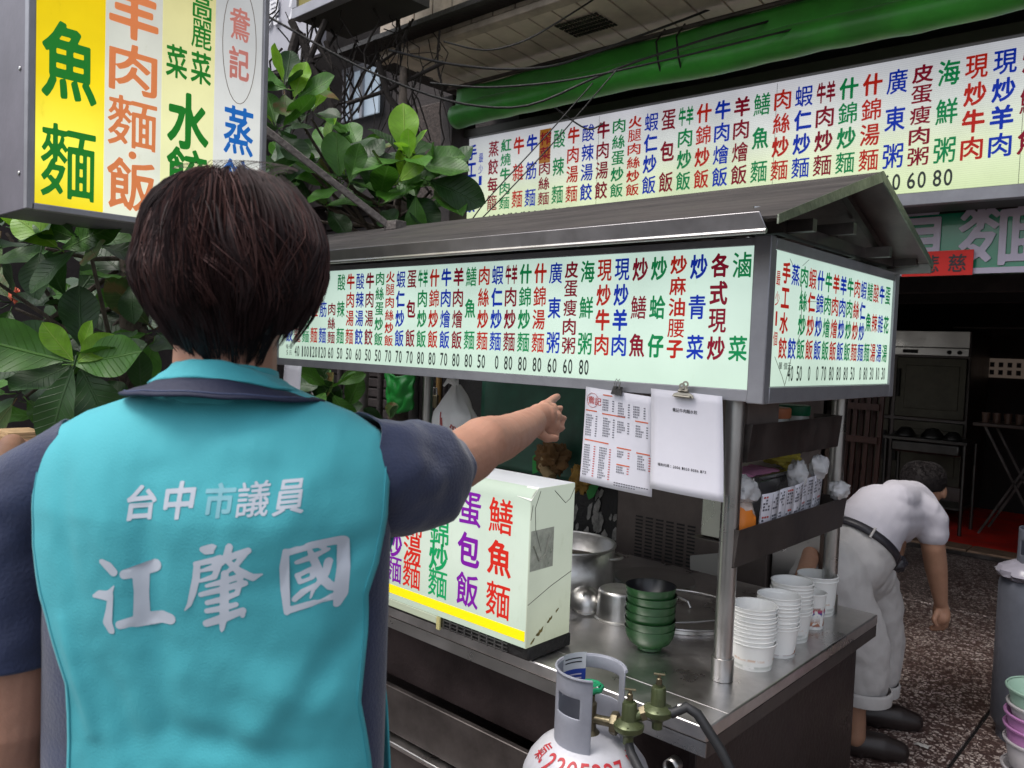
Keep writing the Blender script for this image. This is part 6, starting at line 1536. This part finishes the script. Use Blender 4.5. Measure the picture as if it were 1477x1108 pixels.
# lettering on the back of the vest
PR = mat('heat_print_white', (.52, .56, .63), .7, spec=.25)
PRF = mat('worn_print', (.20, .45, .52), .6)
def on_vest(px, py):
    x, z = pl(px, py, .845); return LP(x, back(x, z) - .0006, z)
STROKES = {
 '江': [[(98, 482, 16), (135, 505, 26), (162, 535, 24), (150, 548, 8)], [(38, 675, 10), (75, 665, 24), (110, 668, 27), (135, 650, 16), (162, 610, 3)], [(140, 660, 14), (125, 750, 20), (112, 815, 26), (130, 860, 20), (140, 872, 8)],
       [(222, 548, 26), (300, 530, 34), (375, 505, 34)], [(300, 540, 42), (298, 650, 36), (292, 780, 40)], [(180, 828, 24), (300, 805, 36), (400, 788, 34), (448, 800, 30)]],
 '肇': [[(640, 412, 16), (690, 402, 20), (712, 395, 6)], [(655, 422, 18), (690, 425, 12)], [(600, 492, 14), (700, 470, 16), (735, 452, 12)], [(608, 495, 18), (600, 570, 20), (580, 650, 19), (558, 715, 12), (532, 748, 4)], [(628, 530, 8), (690, 512, 16), (728, 480, 14)], [(622, 585, 9), (700, 560, 16), (725, 500, 16)],
       [(785, 398, 20), (768, 455, 20), (725, 500, 12)], [(760, 470, 14), (820, 440, 18), (885, 418, 17)], [(868, 430, 18), (815, 500, 14), (745, 552, 8)], [(770, 472, 14), (830, 530, 22), (900, 568, 20), (950, 552, 4)],
       [(755, 545, 20), (748, 640, 22), (742, 760, 24), (726, 850, 14), (722, 868, 4)], [(655, 612, 10), (740, 590, 16), (835, 560, 16)], [(622, 660, 14), (740, 630, 17), (858, 598, 17)], [(840, 560, 14), (815, 655, 14)], [(655, 705, 14), (740, 685, 16), (815, 655, 14)], [(650, 750, 14), (740, 735, 17), (808, 715, 14)], [(645, 820, 20), (740, 790, 24), (842, 750, 18), (838, 780, 12)]],
 '國': [[(1072, 432, 16), (1062, 520, 26), (1060, 640, 25), (1068, 770, 16)], [(1080, 440, 18), (1200, 412, 20), (1340, 402, 24)], [(1350, 412, 32), (1348, 560, 35), (1335, 700, 36), (1318, 755, 20)], [(1072, 762, 18), (1180, 735, 17), (1300, 710, 18)],
       [(1122, 500, 12), (1200, 478, 17), (1275, 448, 10)], [(1185, 430, 10), (1205, 500, 20), (1235, 590, 20), (1285, 650, 22), (1312, 672, 12)], [(1240, 425, 14), (1262, 445, 10)], [(1122, 572, 14), (1135, 608, 12)], [(1128, 572, 12), (1195, 545, 14), (1198, 590, 11)], [(1135, 612, 10), (1198, 592, 11)], [(1108, 702, 16), (1150, 665, 18), (1215, 630, 9)], [(1272, 520, 22), (1262, 580, 18), (1205, 655, 10), (1190, 700, 6)]]}
for ch, S_ in STROKES.items():
    xs0 = min(p[0] for s in S_ for p in s) - 55; xs1 = max(p[0] for s in S_ for p in s) + 55; ys0 = min(p[1] for s in S_ for p in s) - 45; ys1 = max(p[1] for s in S_ for p in s) + 45
    h = 4.; GX, GY = np.meshgrid(np.arange(xs0, xs1, h), np.arange(ys0, ys1, h)); D = np.full(GX.shape, 1e3)
    for s in S_:
        for (ax0, ay0, r0), (bx_, by_, r1) in zip(s, s[1:]):
            dx, dy = bx_ - ax0, by_ - ay0; t = np.clip(((GX - ax0) * dx + (GY - ay0) * dy) / (dx * dx + dy * dy), 0, 1)
            D = np.minimum(D, np.hypot(GX - ax0 - t * dx, GY - ay0 - t * dy) - (r0 + (r1 - r0) * t))
    V_, F_ = tess(smooth2(D + .001, 1), xs0, ys0, h, 1.2, 22)
    mb = MB(); mb.add([on_vest(120 + x / 3.6925, 680 + y / 3.692) for x, y in V_], F_); mb.build('name_character', PR, pe)
for ch, u, v, wd, ht, m in (('台', 202, 726, 44, 50, PR), ('中', 258, 722, 44, 54, PR), ('市', 317, 722, 46, 50, PRF), ('議', 365, 720, 45, 50, PR), ('員', 415, 719, 42, 50, PR)):
    mb = MB(); put_glyph(mb, ch, 0, 0, 0, 0, 0, wd, ht, m, .026, fn=lambda x, y, u=u, v=v: on_vest(u + x + y * .08, v - y + x * -.06), fill=.12); mb.build('title_character', None, pe)
# hair: tapered locks over a dark cap, growing from the whorl
HB = mat('dark_brown_hair', (.030, .015, .015), .6, var=.5, vscale=30, spec=.25)
HL = mat('reddish_hair', (.075, .034, .030), .55, spec=.25)
HK = mat('black_hair', (.006, .004, .005), .55)
HP = [(-.135, .046), (-.112, .062), (-.09, .078), (-.065, .095), (-.04, .107), (-.01, .1135), (.02, .113), (.05, .103), (.075, .086), (.095, .058), (.106, .03), (.110, .0)]
def hair_r(z): return interp(HP, z)
hc = hd + r_ax * .0085 + Vector((0, 0, .004))
def hair_pt(a, z, k=1.):
    rr_ = hair_r(z) * .90 * k * (1 + .045 * noise.noise((math.sin(a) * 2.2, math.cos(a) * 2.2, z * 22)) + .02 * noise.noise((math.sin(a) * 7, math.cos(a) * 7, z * 30))); q = .016 * max(0, z / .11)
    return hc + r_ax * (rr_ * math.sin(a)) + f_ax * (-rr_ * 1.06 * math.cos(a) - q * .5) + Vector((0, 0, z * (k if z > 0 else 1)))
cap = MB().grid(lambda u, v: hair_pt(u * 6.283, (-.03 if math.cos(u * 6.283) < -.2 else -.082 + .03 * max(0, -math.cos(u * 6.283) + .3)) * (1 - v) + .1095 * v, .93), 60, 26)
hr_ = cap.build('hair', HK, pe)
rh = random.Random(9)
for mm, cnt, kk in ((HK, 150, (.86, .93)), (HB, 420, (.92, 1.035)), (HL, 130, (.96, 1.04))):
    mb = MB()
    for i in range(cnt):
        a = rh.uniform(-math.pi, math.pi); ca = math.cos(a)
        zs = min(rh.choice((.108, .104, .1, .085, .06, .03)) - rh.uniform(0, .02), .1085)
        if mm is HK: zs = rh.uniform(-.04, .03)
        if ca < -.1: ze = rh.uniform(-.02, .03)
        elif ca < .35: ze = rh.uniform(-.095, -.03)
        else: ze = rh.uniform(-.135, -.075) if mm is HK else rh.uniform(-.10, -.01)
        if mm is HL: ze = max(ze, -.05)
        ln = zs - ze
        if ln < .035: continue
        sw_ = rh.uniform(-.55, .55) + .35 * math.sin(a * 2 + 1); k0 = rh.uniform(*kk); cv = rh.uniform(-.3, .3); lift = rh.choice((rh.uniform(-.02, .03), rh.uniform(0, .09))); ph = rh.uniform(0, 3)
        for s_ in range(20 if mm is not HL else 10):
            da = rh.gauss(0, .085); dk_ = rh.gauss(0, .016); w0 = rh.uniform(.0004, .0010); dz = rh.uniform(-.006, .008); n_ = 9; pts = []
            for t in range(n_ + 1):
                q = t / n_; z = zs - (ln + dz) * q; pinch = 1 - .5 * q ** 1.8
                aa = a + da * pinch * (1.6 if z > .08 else 1) + sw_ * (q - .3) * (1.0 if z < .08 else 1.5) * .6 + cv * math.sin(q * 4 + ph) * .35
                kx = k0 + dk_ * pinch + .03 * math.sin(q * 3.14) + lift * q * q * (1 if ze > -.08 else -.3)
                pts.append(hair_pt(aa, z, kx))
            mb.tube(pts, [w0 * (1 - .75 * (t / n_) ** 2) * (.6 if t == 0 else 1) for t in range(n_ + 1)], 3, False)
    o = mb.build('locks', mm, hr_); o['kind'] = 'stuff'
mb = MB()
for i in range(60):                                # stray flyaway hairs at the crown
    a = rh.uniform(-2, 2); p0 = hair_pt(a, .100, 1); pts = [p0 + (r_ax * rh.uniform(-.5, .5) * .0 + r_ax * math.sin(a + .8) * .018 * t * .6 + Vector((0, 0, .0045 * t * (1.6 - t * .3)))) for t in range(5)]
    mb.tube(pts, .00025, 3, False)
mb.build('flyaway_hair', HB, hr_)['kind'] = 'stuff'

# ---- man in white bending over behind the stall
pb = at(1222, 800, 3.2)
mn = thing('person', (pb.x, pb.y, 0), 'man in white polo and rolled white trousers bending forward beyond the stall', 'person')
WSH = mat('white_polo_cloth', (.50, .48, .53), .8, var=.06, vscale=6, bump=.12, bscale=14)
WTR = mat('off_white_trousers', (.47, .45, .44), .85, var=.08, vscale=8, bump=.22, bscale=13)
def wr_noise(sc, am): return lambda c: am * (noise.noise(Vector(c) * sc) + .5 * noise.noise(Vector((c[0] * sc * 2.3, c[1] * sc * 2.3, c[2] * sc * .9))))
b = MB()
hipL, hipR = at(1186, 812, 3.12), at(1240, 806, 3.3)
bc_ = at(1240, 783, 3.23); ax1 = (CAMU * .75 + CAMR * .62 - CAMB * .30).normalized()
def cut(o, keep_above, off=0.):
    bm = bmesh.new(); bm.from_mesh(o.data)
    bmesh.ops.bisect_plane(bm, geom=bm.verts[:] + bm.edges[:] + bm.faces[:], plane_co=bc_ + ax1 * off, plane_no=ax1, clear_inner=keep_above, clear_outer=not keep_above)
    bm.to_mesh(o.data); bm.free()
# shirt trunk
limb(b, [bc_ - ax1 * .06, bc_, bc_ + ax1 * .05, at(1270, 742, 3.31), at(1298, 738, 3.40), at(1318, 732, 3.45)], [.142, .142, .140, .130, .118, .100], 24)
limb(b, [at(1290, 722, 3.28), at(1316, 722, 3.45), at(1300, 716, 3.6)], [.075, .085, .075], 20)
limb(b, [at(1316, 730, 3.36), at(1334, 738, 3.36), at(1343, 752, 3.36), at(1345, 770, 3.36)], [.072, .072, .068, .064], 20)
limb(b, [at(1290, 716, 3.62), at(1300, 740, 3.68), at(1300, 765, 3.7)], [.075, .07, .065], 18)
cut(remeshed(b, 'shirt', WSH, mn, .0085, 4, disp=lambda c: .0045 * (abs(noise.noise(Vector((c[0] * 11 + c[2] * 7, c[1] * 5, c[2] * 13)))) - .2) * 2 + .0012 * noise.noise(Vector(c) * 30)), True, -.01)
b = MB()
hk = at(1332, 700, 3.58)
limb(b, [at(1312, 722, 3.5), at(1325, 708, 3.54), hk], [.06, .052, .05], 16)
b.ball(hk, (.085, .085, .10)); b.ball(hk + Vector((0, .03, -.07)), (.06, .06, .05)); b.ball(hk + Vector((0, .09, -.03)), (.014, .02, .014))
for s_ in (-1, 1): b.ball(hk + Vector((.085 * s_, 0, -.02)), (.012, .022, .03))
limb(b, [at(1330, 735, 3.36), at(1344, 768, 3.36), at(1346, 790, 3.36), at(1350, 818, 3.38), at(1354, 846, 3.40), at(1357, 868, 3.41)], [.05, .050, .047, .045, .036, .028], 18)
limb(b, [at(1357, 868, 3.41), at(1358, 882, 3.42), at(1358, 890, 3.42)], [.027, .036, .036], 14, .7)
for i in range(4):
    a = at(1351 + i * 5, 893, 3.42 + .01 * i); limb(b, [a, a + Vector((.0, -.012, -.028)), a + Vector((-.012, -.02, -.045)), a + Vector((-.02, -.006, -.04))], [.0115, .0105, .0095, .009], 10)
limb(b, [at(1351, 884, 3.40), at(1347, 894, 3.39), at(1350, 902, 3.39)], [.013, .012, .010], 10)
limb(b, [at(1300, 745, 3.68), at(1290, 800, 3.7), at(1270, 860, 3.65)], [.045, .04, .028], 16)
# left arm reaching down to the cart shelf
limb(b, [at(1195, 760, 3.3), at(1172, 796, 3.08), at(1162, 822, 2.96), at(1155, 838, 2.9)], [.045, .036, .03, .028], 14)
for i in range(4): a = at(1154 - i * 2, 842 + i * 1.5, 2.88 - .012 * i); limb(b, [a, a + Vector((-.03, -.01, -.02)), a + Vector((-.05, -.01, -.045))], [.0105, .010, .008], 10)
limb(b, [at(1154, 838, 2.9), at(1149, 846, 2.87), at(1146, 852, 2.86)], [.013, .011, .009], 10)
# torso core and legs so that the body is one figure
limb(b, [at(1215, 800, 3.22), at(1270, 745, 3.35), at(1312, 730, 3.46)], [.1, .1, .08], 16)
kL, kR = at(1228, 930, 3.12), at(1268, 920, 3.42); aL, aR = at(1234, 1048, 3.12), at(1256, 1005, 3.42)
for h_, k_, a_ in ((hipL, kL, aL), (hipR, kR, aR)): limb(b, [h_, k_, a_, a_ + Vector((0, 0, -.04))], [.08, .055, .038, .04], 18)
remeshed(b, 'body', SKIN2, mn, .0065, 3)
b = MB()
limb(b, [bc_ + ax1 * .05, bc_, bc_ - ax1 * .08, at(1205, 825, 3.2)], [.142, .148, .155, .15], 24); limb(b, [at(1182, 822, 3.14), at(1245, 824, 3.3)], [.138, .128], 24)
limb(b, [at(1195, 825, 3.12), at(1214, 870, 3.11), at(1240, 940, 3.12), at(1243, 985, 3.12)], [.140, .125, .112, .098], 24)
limb(b, [at(1240, 812, 3.32), at(1262, 870, 3.38), at(1268, 930, 3.42), at(1262, 978, 3.42)], [.125, .112, .10, .09], 24)
cut(remeshed(b, 'trousers', WTR, mn, .0085, 4, disp=lambda c: .009 * (abs(noise.noise(Vector((c[0] * 10, c[1] * 9, c[2] * 5 + c[0] * 6)))) - .2) * 2 + .004 * noise.noise(Vector(c) * 24)), False, .012)
for c_, r_ in ((at(1244, 1000, 3.12), .101), (at(1262, 990, 3.42), .092)):
    MB().lathe([(r_ * .96, -.025), (r_ * 1.05, -.02), (r_ * 1.07, .02), (r_ * 1.02, .03)], 40, c_).build('rolled_hem', WTR, mn, solid=.004)
BLT = mat('dark_belt', (.02, .018, .024), .45)
# belt: ring around the tilted waist
qx = Vector((0, 0, 1)).rotation_difference(ax1)
MB().grid(lambda u, v: bc_ + qx @ Vector((.1585 * math.cos(u * 6.283), .1585 * math.sin(u * 6.283), -.017 + .034 * v)), 60, 2).build('belt', BLT, mn, solid=.004)
for a_ in (1.2, 2.6, 3.6, 4.4, 5.2): MB().tube([bc_ + qx @ Vector((.1625 * math.cos(a_), .1625 * math.sin(a_), -.024)), bc_ + qx @ Vector((.1625 * math.cos(a_), .1625 * math.sin(a_), .022))], .0045, 6).build('belt_loop', WTR, mn)
crumple(at(1293, 812, 3.24), (.04, .04, .035), amp=.3, seed=71).build('belt_pouch', BLT, mn)
def clog(p, dr):
    b = MB(); d = Vector(dr).normalized(); s = Vector((-d.y, d.x, 0))
    limb(b, [p - d * .09 + Vector((0, 0, .045)), p + Vector((0, 0, .05)), p + d * .09 + Vector((0, 0, .045)), p + d * .15 + Vector((0, 0, .038))], [.042, .05, .052, .04], 18, 1.0)
    b.box(p.x - .03, p.x + .03, p.y - .03, p.y + .03, .0, .05)
    o = remeshed(b, 'shoe', mat('dark_brown_clog', (.02, .013, .012), .45), mn, .007, 4)
    return o
f1 = onp(1236, 1088, 2, 0.0); f2 = onp(1262, 1046, 2, 0.0)
clog(f1, (.9, .45, 0)); clog(f2, (.9, .5, 0))
HG = mat('greying_hair', (.014, .011, .011), .7, var=.4, vscale=90, bump=.2, bscale=200, spec=.2)
MB().grid(lambda u, v: hk + Vector((.092 * math.sin(.25 + 1.75 * v) * math.cos(u * 6.283), -.012 + .094 * math.sin(.25 + 1.75 * v) * math.sin(u * 6.283), .105 * math.cos(.0 + 1.7 * v) + .004 * noise.noise((u * 20, v * 10, 1)))), 40, 16).build('hair', HG, mn, solid=.004)
mh = MB()
for i in range(700):
    a = rh.uniform(0, 6.283); v0 = rh.uniform(0, .8); v1 = v0 + rh.uniform(.1, .25); P_ = []
    for t in range(5):
        v = v0 + (v1 - v0) * t / 4; aa = a + .12 * t * rh.uniform(-.3, .5); k = 1.0 + .015 + .02 * t / 4
        P_.append(hk + Vector((.092 * k * math.sin(.25 + 1.75 * v) * math.cos(aa), -.012 + .094 * k * math.sin(.25 + 1.75 * v) * math.sin(aa), .105 * k * math.cos(1.7 * v))))
    mh.tube(P_, [.0011, .0011, .001, .0007, .0003], 3, False)
mh.build('locks', HG, mn)['kind'] = 'stuff'

# ---- someone in white almost out of the frame on the left
p3 = at(-62, 700, 1.7); t3 = thing('person', (p3.x, p3.y, 0), 'person in white, only forearm and a sliver of sleeve showing at the left edge', 'person')
b = MB(); hz = Vector((p3.x - .1, p3.y - .1, 0))
limb(b, [hz + Vector((0, 0, .9)), hz + Vector((0, 0, 1.32))], [.14, .15], 20); limb(b, [at(-50, 730, 1.7), at(-22, 800, 1.62)], [.075, .07], 18)
remeshed(b, 'shirt', WSH, t3, .012, 4)
b = MB(); limb(b, [hz + Vector((0, 0, 1.3)), hz + Vector((0, 0, 1.5))], [.055, .05], 16); b.ball(hz + Vector((0, 0, 1.60)), (.08, .095, .11)); b.ball(hz + Vector((-.03, .09, 1.58)), (.014, .02, .014))
limb(b, [at(-50, 730, 1.7), at(-25, 765, 1.66), at(-8, 690, 1.75), at(8, 655, 1.82), at(18, 640, 1.88)], [.05, .047, .038, .03, .026], 16)
for i in range(4): a = at(20 + i * 3, 636 + i * 3, 1.89); limb(b, [a, a + Vector((-.01, .03, -.005)), a + Vector((-.01, .05, -.03))], [.01, .0095, .008], 8)
for s_ in (-1, 1): limb(b, [hz + Vector((.08 * s_, 0, .9)), hz + Vector((.08 * s_, 0, .08))], [.08, .045], 14)
remeshed(b, 'body', SKIN2, t3, .009, 3)
b = MB(); limb(b, [hz + Vector((-.06, 0, .93)), hz + Vector((.06, 0, .93))], [.13, .13], 16)
for s_ in (-1, 1): limb(b, [hz + Vector((.085 * s_, 0, .9)), hz + Vector((.085 * s_, 0, .1))], [.1, .07], 16)
remeshed(b, 'trousers', DN, t3, .012, 3)
MB().grid(lambda u, v: hz + Vector((.088 * math.sin(1.7 * v) * math.cos(u * 6.283), .1 * math.sin(1.7 * v) * math.sin(u * 6.283) - .01, 1.61 + .115 * math.cos(1.65 * v))), 24, 10).build('hair', HK, t3)

bpy.data.objects.remove(_to)
